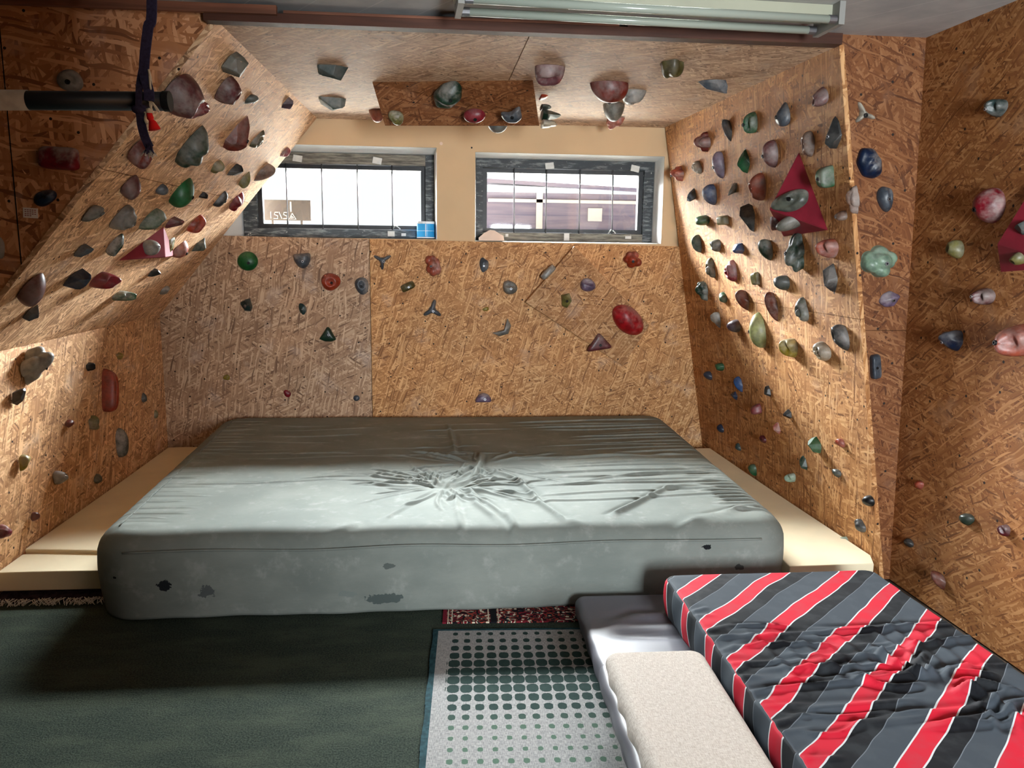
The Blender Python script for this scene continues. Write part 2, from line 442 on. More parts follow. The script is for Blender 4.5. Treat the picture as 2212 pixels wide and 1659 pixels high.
def board(name, pts, nrm, thick, mat, parent=None, kind='structure', udir=None):
    """A flat board: its face polygon (any order round), thickened away from nrm; UVs in metres."""
    n = V(nrm).normalized(); pts = [V(p) for p in pts]
    u = V(udir).normalized() if udir is not None else (pts[1] - pts[0]).normalized()
    u = (u - n * n.dot(u)).normalized(); v = n.cross(u)
    bm = bmesh.new(); uvl = bm.loops.layers.uv.new('UVMap')
    f = [bm.verts.new(p) for p in pts]; bk = [bm.verts.new(p - n * thick) for p in pts]
    faces = [bm.faces.new(f), bm.faces.new(bk[::-1])]
    for i in range(len(f)):
        j = (i + 1) % len(f)
        faces.append(bm.faces.new((f[i], bk[i], bk[j], f[j])))
    for fc in bm.faces:
        for lp in fc.loops:
            lp[uvl].uv = (lp.vert.co.dot(u) + lp.vert.co.dot(n), lp.vert.co.dot(v))
    o = bm_obj(name, bm, mat, parent)
    if kind: o['kind'] = kind
    return o
SKY = 380.0
SKY0 = 1.3
REAR = 340.0
EXPO = -0.1
# ------------------------------------------------------------------ the room
ZC, ZT = 2.39, 2.335            # room ceiling, alcove ceiling
YB, YF, YN = 5.5, 3.25, 3.3     # back wall, front edge of the alcove, narrow right board
def xl(y): return -1.86 + 0.0156 * (y - YB)      # foot of the left overhang
def xt(y): return -0.79 + 0.0156 * (y - YB)      # top of the left overhang
def xr(y, z): return 1.945 - 0.035 * (y - YB) - 0.17 * z
def xk(y, z): return 2.098 - 0.030 * z + 0.03 * (YN - y)
ZL = 1.04

# floor, ceiling and the unseen part of the room
bm = bmesh.new(); add_box(bm, (-3.1, -2.1, -0.1), (2.75, 5.80, -0.012))
tag(bm_obj('floor', bm, M['room_plain']), kind='structure')
bm = bmesh.new(); add_box(bm, (-3.1, -2.1, ZC), (2.75, 5.80, ZC + 0.12))
tag(bm_obj('ceiling', bm, M['ceiling']), kind='structure')
tag(box('wall_left', (-3.1, -2.1, 0), (-3.0, 5.80, ZC), M['room_plain']), kind='structure')
tag(box('wall_right_masonry', (2.62, -2.1, 0), (2.75, 5.80, ZC), M['room_plain']), kind='structure')
# wall behind the photographer with a window in it
bm = bmesh.new()
BW = (0.9, 1.55, 0.7, 1.9)
add_box(bm, (-3.1, -2.1, 0), (BW[0], -2.0, ZC)); add_box(bm, (BW[1], -2.1, 0), (2.75, -2.0, ZC))
add_box(bm, (BW[0], -2.1, 0), (BW[1], -2.0, BW[2])); add_box(bm, (BW[0], -2.1, BW[3]), (BW[1], -2.0, ZC))
tag(bm_obj('wall_behind', bm, M['room_plain']), kind='structure')
tag(box('wall_partition', (-3.0, -0.47, 0), (0.60, -0.36, ZC), M['room_plain']), kind='structure')

G = 0.002
# back wall boards below the windows
xs = atY(801, 700, YB - 0.02)[0]
zt = lambda x: 1.553 - 0.0105 * x
board('wall_back_board_grey', [(-1.98, YB - 0.02, 0), (xs - G, YB - 0.02, 0), (xs - G, YB - 0.02, zt(xs)), (-1.98, YB - 0.02, zt(-1.98))], (0, -1, 0), 0.018, OSB['back_a'], udir=(1, 0, 0))
board('wall_back_board_honey', [(xs + G, YB - 0.02, 0), (2.05, YB - 0.02, 0), (2.05, YB - 0.02, zt(2.05)), (xs + G, YB - 0.02, zt(xs))], (0, -1, 0), 0.018, OSB['back_b'], udir=(1, 0, 0))
# plastered masonry round the windows, 0.4 m deep
W1 = (-1.43, -0.008, 1.562, 2.168); W2 = (0.252, 1.56, 1.55, 2.146)
YO = 5.75
YX = YO + 0.05
bm = bmesh.new()
cols = [(-3.0, W1[0]), (W1[1], W2[0]), (W2[1], 2.62)]
for a, b in cols: add_box(bm, (a, YB, 0), (b, YX, ZC))
for w in (W1, W2):
    add_box(bm, (w[0], YB, 0), (w[1], YX, w[2])); add_box(bm, (w[0], YB, w[3]), (w[1], YX, ZC))
tag(bm_obj('wall_back', bm, M['plaster']), kind='structure')
# limewashed linings of the window recesses, splayed towards the room
def frame_rect(n):
    x0, y0, x1, y1 = ((530, 328, 937, 517), (1028, 342, 1413, 523))[n]
    xm = (W1, W2)[n][0 if n == 0 else 0]
    a_, b_ = atY(x0, y1, YO - .03), atY(x1, y0, YO - .03)
    z1_ = atY((700, 1220)[n], (331, 347)[n], YO - .03)[2]; z0_ = atY((735, 1220)[n], (516, 521)[n], YO - .03)[2]
    return [max(a_[0], xm + .006), min(b_[0], (W1, W2)[n][1] - .002), max(z0_, (W1, W2)[n][2] + .004), min(z1_, (W1, W2)[n][3] - .004)]
FR = [frame_rect(0), frame_rect(1)]
for i, w in enumerate((W1, W2)):
    f = FR[i]; bm = bmesh.new(); e = .0015
    A_ = [(w[0] + e, YB - .002, w[2] + e), (w[1] - e, YB - .002, w[2] + e), (w[1] - e, YB - .002, w[3] - e), (w[0] + e, YB - .002, w[3] - e)]
    B_ = [(f[0], YO, f[2]), (f[1], YO, f[2]), (f[1], YO, f[3]), (f[0], YO, f[3])]
    Bk = [(w[0] + e, YO, w[2] + e), (w[1] - e, YO, w[2] + e), (w[1] - e, YO, w[3] - e), (w[0] + e, YO, w[3] - e)]
    va, vb, vk = [[bm.verts.new(p) for p in q] for q in (A_, B_, Bk)]
    for k in range(4):
        j = (k + 1) % 4
        bm.faces.new((va[k], va[j], vb[j], vb[k])); bm.faces.new((vb[k], vb[j], vk[j], vk[k])); bm.faces.new((va[k], vk[k], vk[j], va[j]))
    tag(bm_obj('trim_%d' % (i + 1), bm, M['reveal']), kind='structure')
# screw plugs in the plaster
for k, (px, py, r) in enumerate(((953, 310, 0.011), (1019, 319, 0.006))):
    P = atY(px, py, YB - 0.003); bm = bmesh.new()
    add_tube(bm, [P, P + np.array((0, 0.008, 0))], r, 10)
    o = bm_obj('screw_plug', bm, M['clay'] if k == 0 else M['bolt_dark'])
    tag(o, ('round filled screw hole in the cream plaster nearer the left window', 'small dark nail hole in the cream plaster above the right window corner')[k], 'screw hole')

# left overhang: upper and lower board, then the upright board under it
nL = V((ZT - ZL, 0, -(xt(0) - xl(0)))).normalized(); nL = np.array(nL if nL.x > 0 else -nL)
def onL(y, s): return (xl(y) + (xt(y) - xl(y)) * s, y, ZL + (ZT - ZL) * s)
sS = 0.575; YFL = YF - 0.006
board('wall_left_overhang_upper', [onL(YFL, sS + .001), onL(YB - .02, sS + .001), onL(YB - .02, 1), onL(YFL, 1)], nL, 0.02, OSB['left'], udir=(0, 1, 0))
board('wall_left_overhang_lower', [onL(YFL, 0), onL(YB - .02, 0), onL(YB - .02, sS - .001), onL(YFL, sS - .001)], nL, 0.02, OSB['left'], udir=(0, 1, 0))
board('wall_left_lower', [(xl(YF) - .002, YF, 0), (xl(YB) - .002, YB - .02, 0), (xl(YB) - .002, YB - .02, ZL), (xl(YF) - .002, YF, ZL)], (1, 0, 0), 0.02, OSB['lowleft'], udir=(0, 1, 0))
# dark board facing the room beside the overhang
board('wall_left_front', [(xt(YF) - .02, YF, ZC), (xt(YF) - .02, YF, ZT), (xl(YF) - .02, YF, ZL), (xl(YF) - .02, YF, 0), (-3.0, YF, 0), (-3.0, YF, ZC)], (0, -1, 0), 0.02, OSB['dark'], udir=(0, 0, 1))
tag(box('trim_3', (-1.6115, YF - 0.002, 1.40), (-1.6085, YF, ZC), M['groove']), kind='structure')
# alcove ceiling, two boards
xc0, xc1 = atZ(1137, 92, ZT)[0], atZ(1098, 176, ZT)[0]
yc0, yc1 = atZ(1137, 92, ZT)[1], atZ(1098, 176, ZT)[1]
def xc(y): return xc0 + (xc1 - xc0) * (y - yc0) / (yc1 - yc0)
yb = YB - .001
board('ceiling_board_left', [(xt(YF), YF, ZT), (xc(YF) - G, YF, ZT), (xc(yb) - G, yb, ZT), (xt(yb), yb, ZT)], (0, 0, -1), 0.02, OSB['ceil'], udir=(1, 0.3, 0))
board('ceiling_board_right', [(xc(YF) + G, YF, ZT), (xr(YF, ZT), YF, ZT), (xr(yb, ZT), yb, ZT), (xc(yb) + G, yb, ZT)], (0, 0, -1), 0.02, OSB['ceil'], udir=(1, 0.5, 0))
# right panel, upper and lower board
nR = V((-1, -0.035, -0.17)).normalized(); dR = np.array(nR) @ np.array((xr(4, 1), 4, 1))
def onR(y, z): return (xr(y, z), y, z)
zs = 1.22
board('wall_right_panel_upper', [onR(YF, zs + .001), onR(YB - .02, zs + .001), onR(YB - .02, ZT), onR(YF, ZT)], nR, 0.02, OSB['right'], udir=(0, 1, 0))
board('wall_right_panel_lower', [onR(YF, 0), onR(YB - .02, 0), onR(YB - .02, zs - .001), onR(YF, zs - .001)], nR, 0.02, OSB['right'], udir=(0, 1, 0))
# narrow board on the right, then the right wall
zn = atY(1900, 714, YN)[2]
board('wall_right_front_upper', [(xr(YN, zn) + .022, YN, zn + .001), (xk(YN, zn), YN, zn + .001), (xk(YN, ZC), YN, ZC), (xr(YN, ZC) + .022, YN, ZC)], (0, -1, 0), 0.02, OSB['front'], udir=(0, 0, 1))
board('wall_right_front_lower', [(xr(YN, 0) + .022, YN, 0), (xk(YN, 0), YN, 0), (xk(YN, zn), YN, zn - .001), (xr(YN, zn) + .022, YN, zn - .001)], (0, -1, 0), 0.02, OSB['front'], udir=(0, 0, 1))
nK = np.array(V((-1, -0.03, -0.030)).normalized()); dK = nK @ np.array((xk(2, 1), 2, 1))
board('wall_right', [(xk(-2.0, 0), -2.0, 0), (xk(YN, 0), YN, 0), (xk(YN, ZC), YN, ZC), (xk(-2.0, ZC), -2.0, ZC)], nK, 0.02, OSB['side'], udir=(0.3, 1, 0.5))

# timber beams along the top of the alcove
def beam(name, px0, px1, z0, z1, y0, y1, mat, label):
    x0 = atY(px0, 60, y0)[0]; x1 = atY(px1, 60, y0)[0]
    o = box(name, (x0, y0, z0), (x1, y1, z1), mat, bevel=0.003)
    o['kind'] = 'structure'
    return o
beam('beam_lower', 440, 1822, ZT - 0.012, ZT + 0.022, 3.19, YF - .001, M['beam_dark'], '')
beam('beam_left', -420, 598, ZT + 0.012, ZC - 0.012, 3.165, 3.188, M['beam_light'], '')
beam('beam_middle', 613, 1338, ZT + 0.023, ZC - 0.022, 3.19, YF - .001, M['beam_light'], '')
beam('beam_right', 1356, 1822, ZT + 0.023, ZC - 0.022, 3.20, YF - .001, M['beam_dark'], '')

# ------------------------------------------------------------------ windows
def window(n, w, fr, gl, bars, clips, hinges, grey_top):
    """fr / gl: photo boxes of the outer frame and of the glass (x0, y0, x1, y1)."""
    yf = YO - 0.03
    win = empty('window_%d' % n, ((w[0] + w[1]) / 2, YO, w[2])); win['kind'] = 'structure'
    inv = Matrix.Translation(-win.location)
    def put(o):
        o.parent = win; o.matrix_parent_inverse = inv; return o
    X0, X1, Z0, Z1 = FR[n - 1]
    gx0, gx1 = atY(gl[0], gl[1], YO)[0], atY(gl[2], gl[3], YO)[0]
    gz0, gz1 = atY((gl[0] + gl[2]) / 2, gl[3], YO)[2], atY((gl[0] + gl[2]) / 2, gl[1], YO)[2]
    s = 0.032
    # outer frame of four boards
    for nm, a, b, mat in (('frame', (X0, yf - .02, Z0), (gx0 - s, YX - .005, Z1), 'frame'), ('frame', (gx1 + s, yf - .02, Z0), (X1, YX - .005, Z1), 'frame'),
                          ('frame', (gx0 - s, yf - .02, gz1 + s), (gx1 + s, YX - .005, Z1), grey_top), ('frame', (gx0 - s, yf - .02, Z0), (gx1 + s, YX - .005, gz0 - s), 'frame' if n == 1 else 'grey_board')):
        put(box(nm, a, b, M[mat], bevel=0.004))
    # sash
    bm = bmesh.new()
    add_box(bm, (gx0 - s, YO - .012, gz0 - s), (gx0, YO + .04, gz1 + s)); add_box(bm, (gx1, YO - .012, gz0 - s), (gx1 + s, YO + .04, gz1 + s))
    add_box(bm, (gx0, YO - .012, gz1), (gx1, YO + .04, gz1 + s)); add_box(bm, (gx0, YO - .012, gz0 - s), (gx1, YO + .04, gz0))
    put(bm_obj('sash', bm, M['sash']))
    put(box('pane', (gx0, YO + .012, gz0), (gx1, YO + .016, gz1), M['glass']))
    yb_ = YO - 0.032
    for bx in bars:
        xa = atY(bx[0], 357, yb_)[0]; xb = atY(bx[1], 495, yb_)[0]
        put(tube('security_bar', [(xa, yb_, gz1 + s + .012), (xb, yb_, gz0 - s - .004)], 0.0048, M['steel'], segs=8))
    za = gz1 + s - .002; zb = gz0 - s + .002
    for zz in (za, zb):
        put(tube('security_rail', [(gx0 - s - .01, yb_ + .002, zz), (gx1 + s + .01, yb_ + .002, zz)], 0.004, M['steel'], segs=8))
    for (px, py, rz) in clips:
        P = atY(px, py, yf - .026)
        bm = bmesh.new(); add_box(bm, (-.031, -.003, -.024), (.031, .004, .018))
        add_box(bm, (-.031, -.012, -.026), (.031, -.003, -.004))
        bmesh.ops.transform(bm, matrix=Matrix.Translation(V(P)) @ Matrix.Rotation(rad(rz), 4, 'Y'), verts=bm.verts)
        put(bm_obj('clip', bm, M['white_clip'], bevel=0.002))
    for (px, py, ww, hh) in hinges:
        P = atY(px, py, yf - .022)
        bm = bmesh.new(); add_box(bm, (P[0] - ww, P[1] - .003, P[2] - hh), (P[0] + ww, P[1] + .004, P[2] + hh))
        put(bm_obj('latch_plate', bm, M['white_clip'], bevel=0.001))
    for px, py in ((gl[2] - 12, gl[3] + 6),):
        P = atY(px - 40, py, YO - .018)
        put(tube('catch', smooth_path([P + (-.03, 0, -.01), P + (-.015, -.01, .012), P + (.0, -.012, .008), P + (.022, -.004, -.01)], 4), 0.004, M['white_clip'], segs=8))
    return win
window(1, W1, (530, 328, 937, 517), (565, 366, 910, 486), [(617.4, 622), (694.4, 698), (771.4, 774), (846.5, 848.5)],
       [(643, 341, 8), (815, 346, 10), (585, 335, 5)], [(845, 505, .024, .018), (872, 507, .016, .010)], 'grey_board')
window(2, W2, (1028, 343, 1413, 523), (1052, 376, 1375, 495), [(1110.7, 1110.7), (1180.8, 1179), (1253.6, 1250.9), (1324.6, 1321.9)],
       [(1187, 357, -6), (1372, 363, 12)], [(1224, 512, .019, .026), (1357, 513, .022, .010), (1095, 508, .010, .010)], 'frame')

# things on the sills
P = atY(920, 514, 5.63); r = 0.062
can = empty('storage_tin', (P[0], 5.63, W1[2] + .008))
bm = bmesh.new(); add_tube(bm, [(0, 0, 0.008), (0, 0, 0.098)], r, 32); bm_obj('body', bm, M['blue_can'], can, smooth=False, bevel=0.002)
bm = bmesh.new(); add_tube(bm, [(0, 0, 0.098), (0, 0, 0.114)], r * 1.02, 32); bm_obj('lid', bm, M['white_lid'], can, bevel=0.003)
bm = bmesh.new(); add_tube(bm, [(0, 0, 0), (0, 0, 0.008)], r * 1.02, 32); bm_obj('base', bm, M['white_lid'], can)
bm = bmesh.new(); add_tube(bm, [(0, 0, 0.049), (0, 0, 0.0515)], r * 1.008, 32); add_box(bm, (-.002, -r - .0006, .012), (.002, -r + .003, .095))
bm_obj('printed_line', bm, M['white_lid'], can)
tag(can, 'sky blue tin with white lid standing on the left window sill', 'tin')
P = atY(1061, 520, 5.59)
bm = bmesh.new(); out = [(-.088, 0), (-.09, .02), (-.055, .05), (-.012, .074), (.02, .07), (.06, .045), (.082, .035), (.088, 0)]
a = [bm.verts.new((x, -.055, z)) for x, z in out]; b = [bm.verts.new((x * .94, .075, z * .96)) for x, z in out]
bm.faces.new(a); bm.faces.new(b[::-1])
for i in range(len(a)): bm.faces.new((a[i], b[i], b[(i + 1) % len(a)], a[(i + 1) % len(a)]))
o = bm_obj('clay_lump', bm, M['clay'], bevel=0.008, segs=3, angle=20)
o.location = (P[0], 5.59, W2[2] + .008)
tag(o, 'pinkish pale wedge-shaped lump lying on the right window sill', 'lump')

# outside: gravel yard, barn, and the sign standing behind the left window
tag(box('ground_outside', (-14, 5.83, 1.40), (14, 22, 1.5), M['yard']), kind='structure')
barn = empty('barn', (1.9, 10.0, 1.5))
binv = Matrix.Translation(-barn.location)
def bput(o): o.parent = barn; o.matrix_parent_inverse = binv; return o
bput(box('wall', (0.60, 10.0, 1.5), (4.6, 12.5, 2.20), M['barn']))
bm = bmesh.new()
vs = [bm.verts.new(p) for p in ((0.5, 9.8, 2.30), (4.7, 9.8, 2.12), (4.7, 12.7, 2.4), (0.5, 12.7, 2.5), (0.5, 9.8, 2.35), (4.7, 9.8, 2.17), (4.7, 12.7, 2.45), (0.5, 12.7, 2.55))]
for f in ((0, 1, 2, 3), (4, 7, 6, 5), (0, 4, 5, 1), (1, 5, 6, 2), (2, 6, 7, 3), (3, 7, 4, 0)): bm.faces.new([vs[i] for i in f])
bput(bm_obj('roof', bm, M['barn']))
P = atY(1285, 464, 9.98)
bput(box('window', (P[0] - .09, 9.97, P[2] - .08), (P[0] + .09, 10.01, P[2] + .08), M['barn_trim']))
bput(box('batten', (0.62, 9.97, 2.08), (4.6, 9.995, 2.12), M['barn_trim']))
bput(box('corner_board', (1.22, 9.97, 1.5), (1.30, 9.995, 2.2), M['barn_trim']))
tag(barn, 'pale weathered board building seen through the right window', 'building')
s0, s1 = atY(566, 431, 5.985), atY(672, 477, 5.985)
sg = empty('sign', ((s0[0] + s1[0]) / 2, 5.99, 1.5)); ginv = Matrix.Translation(-sg.location)
def gput(o): o.parent = sg; o.matrix_parent_inverse = ginv; return o
gput(box('panel', (s0[0], 5.985, s1[2]), (s1[0], 5.992, s0[2]), M['sign'], bevel=0.001))
for fx in (0.2, 0.8):
    xx = s0[0] + (s1[0] - s0[0]) * fx; gput(box('post', (xx - .008, 5.993, 1.5), (xx + .008, 6.005, s0[2] - .02), M['sign']))
def line_pts(pts, w=0.0035):
    bm = bmesh.new()
    add_tube(bm, [(x, 5.983, z) for x, z in pts], w, 6); return bm
def SX(px): return s0[0] + (s1[0] - s0[0]) * (px - 566) / 106
def SZ(py): return s0[2] + (s1[2] - s0[2]) * (py - 431) / 46
glyphs = [[(584, 458), (584, 473)], [(600, 459), (593, 459), (592, 464), (599, 467), (599, 473), (590, 473)], [(602, 458), (608, 473)],
          [(620, 459), (613, 459), (612, 464), (619, 467), (619, 473), (611, 473)], [(631, 461), (624, 474), (639, 474), (631, 461)], [(630, 467), (628, 471), (634, 471), (630, 467)]]
bm = bmesh.new()
for gph in glyphs: add_tube(bm, [(SX(a), 5.983, SZ(b)) for a, b in gph], 0.0022, 6)
gput(bm_obj('lettering', bm, M['sign_ink']))
bm = bmesh.new(); add_box(bm, (SX(627), 5.983, SZ(457)), (SX(629.5), 5.986, SZ(435))); gput(bm_obj('pale_line', bm, M['sign_ink']))
tag(sg, 'brownish sign with reversed white lettering outside the left window', 'sign')
# ------------------------------------------------------------------ mats, foam, rugs
def ridge_field(x, y, ridges):
    """Sum of fold crests: each (points, height, width) with tapering ends."""
    z = np.zeros_like(x)
    for pts, amp, sig in ridges:
        pts = np.asarray(pts, float)
        seg = pts[1:] - pts[:-1]; L = np.hypot(seg[:, 0], seg[:, 1]); cum = np.concatenate([[0], np.cumsum(L)]); tot = cum[-1]
        x0, x1 = pts[:, 0].min() - 4 * sig, pts[:, 0].max() + 4 * sig; y0, y1 = pts[:, 1].min() - 4 * sig, pts[:, 1].max() + 4 * sig
        idx = np.nonzero((x > x0) & (x < x1) & (y > y0) & (y < y1))[0]
        if not len(idx): continue
        px, py = x[idx], y[idx]
        best = np.full(len(idx), 9.0); at = np.zeros(len(idx)); side = np.zeros(len(idx))
        for i in range(len(seg)):
            if L[i] < 1e-6: continue
            tx, ty = seg[i] / L[i]
            s = np.clip((px - pts[i, 0]) * tx + (py - pts[i, 1]) * ty, 0, L[i])
            dx = px - pts[i, 0] - s * tx; dy = py - pts[i, 1] - s * ty
            d = np.hypot(dx, dy); k = d < best
            best[k] = d[k]; at[k] = cum[i] + s[k]; side[k] = np.sign(dx * -ty + dy * tx)[k]
        u = at / tot
        env = np.clip(np.minimum(u, 1 - u) * 4.5, 0, 1); env = env * env * (3 - 2 * env)
        prof = np.exp(-(best / sig) ** 2) - 0.45 * np.exp(-((best - 1.7 * sig) / (1.1 * sig)) ** 2) * (side > 0)
        z[idx] += amp * env * prof
    return z

def pad_mesh(name, hx, hy, h, rc, re, nx, ny, topf=None, sidef=None, taper=None, nside=10):
    """A soft cushion: flat top, rolled edges, upright sides. UV = unrolled cover in metres."""
    drop = rc - re + re * PI / 2 + (h - re)
    def axis(hh, n):
        inner = np.linspace(-(hh - rc), hh - rc, n)
        roll = np.concatenate([np.linspace(0, rc - re, 3)[1:], rc - re + np.linspace(0, re * PI / 2, 8)[1:], rc - re + re * PI / 2 + np.linspace(0, h - re, nside)[1:]])
        return np.concatenate([-(hh - rc) - roll[::-1], inner, hh - rc + roll])
    ax, ay = axis(hx, nx), axis(hy, ny)
    Pp, Q = np.meshgrid(ax, ay, indexing='ij'); Pp = Pp.ravel(); Q = Q.ravel()
    ix, iy = hx - rc, hy - rc
    ex = np.maximum(np.abs(Pp) - ix, 0) * np.sign(Pp); ey = np.maximum(np.abs(Q) - iy, 0) * np.sign(Q)
    d = np.hypot(ex, ey); mx = np.maximum(np.abs(ex), np.abs(ey))
    dn = np.where(d > 1e-9, d, 1); ux, uy = ex / dn, ey / dn
    dd = mx                                    # square rings keep the corner mesh regular
    flat = rc - re; q = np.clip((dd - flat) / re, 0, PI / 2)
    lat = np.where(dd < flat, dd, flat + re * np.sin(q))
    z = np.where(dd < flat, h, h - re * (1 - np.cos(q)) - np.maximum(dd - flat - re * PI / 2, 0))
    x = np.clip(Pp, -ix, ix) + ux * lat; y = np.clip(Q, -iy, iy) + uy * lat
    top = np.clip(1 - (dd - flat) / (re * PI / 2), 0, 1)
    if topf is not None: z = z + topf(x, y) * top * np.clip(z / h, 0, 1)
    if sidef is not None:
        sd = np.clip((dd - flat) / (re * PI / 2), 0, 1)
        off = sidef(x, y, z) * sd; x = x + ux * off; y = y + uy * off
    z = np.maximum(z, 0.001)
    if taper is not None: x, y, z = taper(x, y, z)
    n1, n2 = len(ax), len(ay)
    idx = np.arange(n1 * n2).reshape(n1, n2)
    f = np.stack([idx[:-1, :-1].ravel(), idx[1:, :-1].ravel(), idx[1:, 1:].ravel(), idx[:-1, 1:].ravel()], 1)
    me = bpy.data.meshes.new(name); nv = len(x)
    rim = np.concatenate([idx[:, 0], idx[-1, 1:], idx[-2::-1, -1], idx[0, -2:0:-1]])
    me.from_pydata(np.stack([x, y, z], 1).tolist(), [], f.tolist() + [rim[::-1].tolist()])
    uvl = me.uv_layers.new(name='UVMap'); vi = np.empty(len(me.loops), int); me.loops.foreach_get('vertex_index', vi)
    uvl.data.foreach_set('uv', np.stack([Pp[vi], Q[vi]], 1).ravel().astype(np.float32))
    me.polygons.foreach_set('use_smooth', [True] * len(me.polygons)); me.update()
    return me

# ---- the big crash mat
HX, HY, HM = 1.47, 1.17, 0.35
MC = np.array((0.062, 4.27))
def mat_local(px, py, z=0.36):
    p = atZ(px, py, z)[:2] - MC; p[0] /= (1.012 + 0.022 * p[1]); return p
rg = random.Random(5); ridges = []
ctr = mat_local(965, 1048); ctr2 = mat_local(1035, 1005)
for k in range(90):                          # gathers pulled together near the middle
    c = ctr if k % 3 else ctr2
    a = rg.uniform(0, 2 * PI); l0 = rg.uniform(.03, .12); l1 = l0 + rg.uniform(.16, .5) * (1.0 if abs(math.cos(a)) > .5 else .7)
    b = a + rg.uniform(-.35, .35)
    p0 = c + l0 * np.array((math.cos(a), math.sin(a))); p2 = c + l1 * np.array((math.cos(b), math.sin(b)))
    pm = (p0 + p2) / 2 + np.array((rg.uniform(-.04, .04), rg.uniform(-.04, .04)))
    ridges.append((smooth_path([p0, pm, p2], 4), rg.uniform(.003, .010), rg.uniform(.006, .0115)))
for k in range(26):                          # level drag lines left of the middle
    y = rg.uniform(-.5, .9); x0 = rg.uniform(-1.35, -.2)
    ridges.append((smooth_path([(x0, y), (x0 + .25, y + rg.uniform(-.02, .02)), (x0 + rg.uniform(.4, .8), y + rg.uniform(-.05, .05))], 4), rg.uniform(.002, .006), rg.uniform(.006, .011)))
for k in range(20):                          # drag lines running in from the right edge
    y = -.75 + k * .088 + rg.uniform(-.02, .02); l = rg.uniform(.3, 1.1)
    ridges.append((smooth_path([(1.5, y + .05), (1.2, y + .02), (1.2 - l * .5, y - rg.uniform(0, .05)), (1.2 - l, y - rg.uniform(.02, .10))], 4), rg.uniform(.004, .009), rg.uniform(.008, .014)))
for k in range(30):                          # fine puckers on the left edge
    y = -1.1 + k * .075 + rg.uniform(-.02, .02)
    ridges.append(([(-1.5, y), (-1.3, y + rg.uniform(-.02, .02)), (-1.3 + rg.uniform(.05, .25), y)], rg.uniform(.003, .006), rg.uniform(.006, .011)))
for k in range(16):                          # short puckers on the right rear edge
    y = -1.0 + k * .05
    ridges.append(([(1.5, y), (1.38, y + .015), (1.26 - rg.uniform(0, .1), y + .02)], rg.uniform(.005, .009), rg.uniform(.008, .012)))
for px, amp, sg_ in (([(1040, 1010), (1120, 1040), (1165, 1085), (1215, 1120), (1290, 1132)], .018, .016), ([(1290, 1125), (1370, 1090), (1440, 1055), (1530, 1045)], .017, .015),
                     ([(1010, 1050), (1030, 1090), (1090, 1130)], .014, .018), ([(935, 1060), (890, 1085), (830, 1120), (625, 1160)], .006, .012),
                     ([(1235, 1045), (1330, 1032), (1430, 1022), (1530, 1015)], .010, .012), ([(1060, 1002), (1200, 990), (1400, 985), (1510, 975)], .008, .012),
                     ([(960, 905), (975, 935), (985, 990)], .010, .014), ([(1040, 980), (1035, 1010), (1020, 1040)], .018, .014),
                     ([(990, 1050), (985, 1090), (1000, 1150)], .008, .014), ([(1100, 1160), (1110, 1130), (1090, 1100)], .012, .016), ([(1420, 1150), (1500, 1120), (1640, 1090)], .012, .02)):
    ridges.append(([mat_local(a, b) for a, b in px], amp, sg_))
def mat_top(x, y):
    z = ridge_field(x, y, ridges)
    d2 = ((x - ctr[0] - .03) / .13) ** 2 + ((y - ctr[1] + .0) / .05) ** 2
    z -= .022 * np.exp(-d2)
    z += .010 * np.sin(x * 2.1 + .4) * np.cos(y * 1.7) - .012 * np.clip((y - .2) / 1.0, 0, 1)
    z += .0025 * np.sin(9 * x + 3 * np.sin(4 * y)) * np.sin(7 * y + 2)
    return z
def mat_side(x, y, z):
    return .018 * np.sin(np.clip(z / HM, 0, 1) * PI) + .004 * np.sin(9 * x + 2 * z) + .003 * np.sin(23 * x + 9 * z) * (1 - z / HM)
def mat_taper(x, y, z): return x * (1.012 + .022 * y), y, z
t, colr, blob = M.pop('_mat_cover')
for (px, py, rx, rz, dn, hx) in ((365, 1262, .034, .026, 1, '#202428'), (452, 1274, .042, .03, .85, '#4a5052'), (843, 1219, .03, .014, .85, '#4a5250'), (752, 1280, .04, .018, .6, '#6c7674'),
                                 (830, 1291, .082, .028, .9, '#46504f'), (1522, 1179, .028, .014, 1, '#15181b'), (255, 1245, .012, .008, 1, '#202428'), (1590, 1222, .03, .014, .8, '#2a2e31')):
    p = atY(px, py, MC[1] - HY + .02)
    colr = t.mix(blob(p[0] - MC[0], p[2], rx, rz, dn), colr, lin(hx))
wv, _ = t.noise(t.mapping(t.coord('UV'), scale=(1, 1, 1)), 420.0, 2)
t.bump(wv, .15, .002)
M['canvas'] = t.fin(colr, .8, .15)
mat = new_obj('crash_mat', pad_mesh('crash_mat', HX, HY, HM, .16, .085, 500, 400, mat_top, mat_side, mat_taper, 22), M['canvas'])
mat.location = (MC[0], MC[1], .008)
tag(mat, 'huge thick grey-green canvas crash mat wrinkled in the middle, against the back wall', 'crash mat')
def mat_seam(pts, r=.0035):
    o = tube('seam_piping', [mat_taper(np.array(p[0]), np.array(p[1]), np.array(p[2])) for p in pts], r, M['canvas'], mat, 6); return o
n = 60
mat_seam([(-HX + .14 + (2 * HX - .28) * i / n, -HY - .012 - .004 * math.sin(9 * (-HX + .14 + (2 * HX - .28) * i / n)), HM - .062 + .004 * math.sin(i * .3)) for i in range(n + 1)], .0045)
mat_seam([(-HX + .085, -HY + .12 + (2 * HY - .25) * i / n, HM + .001 + float(mat_top(np.array([-HX + .085]), np.array([-HY + .12 + (2 * HY - .25) * i / n]))[0])) for i in range(n + 1)], .003)

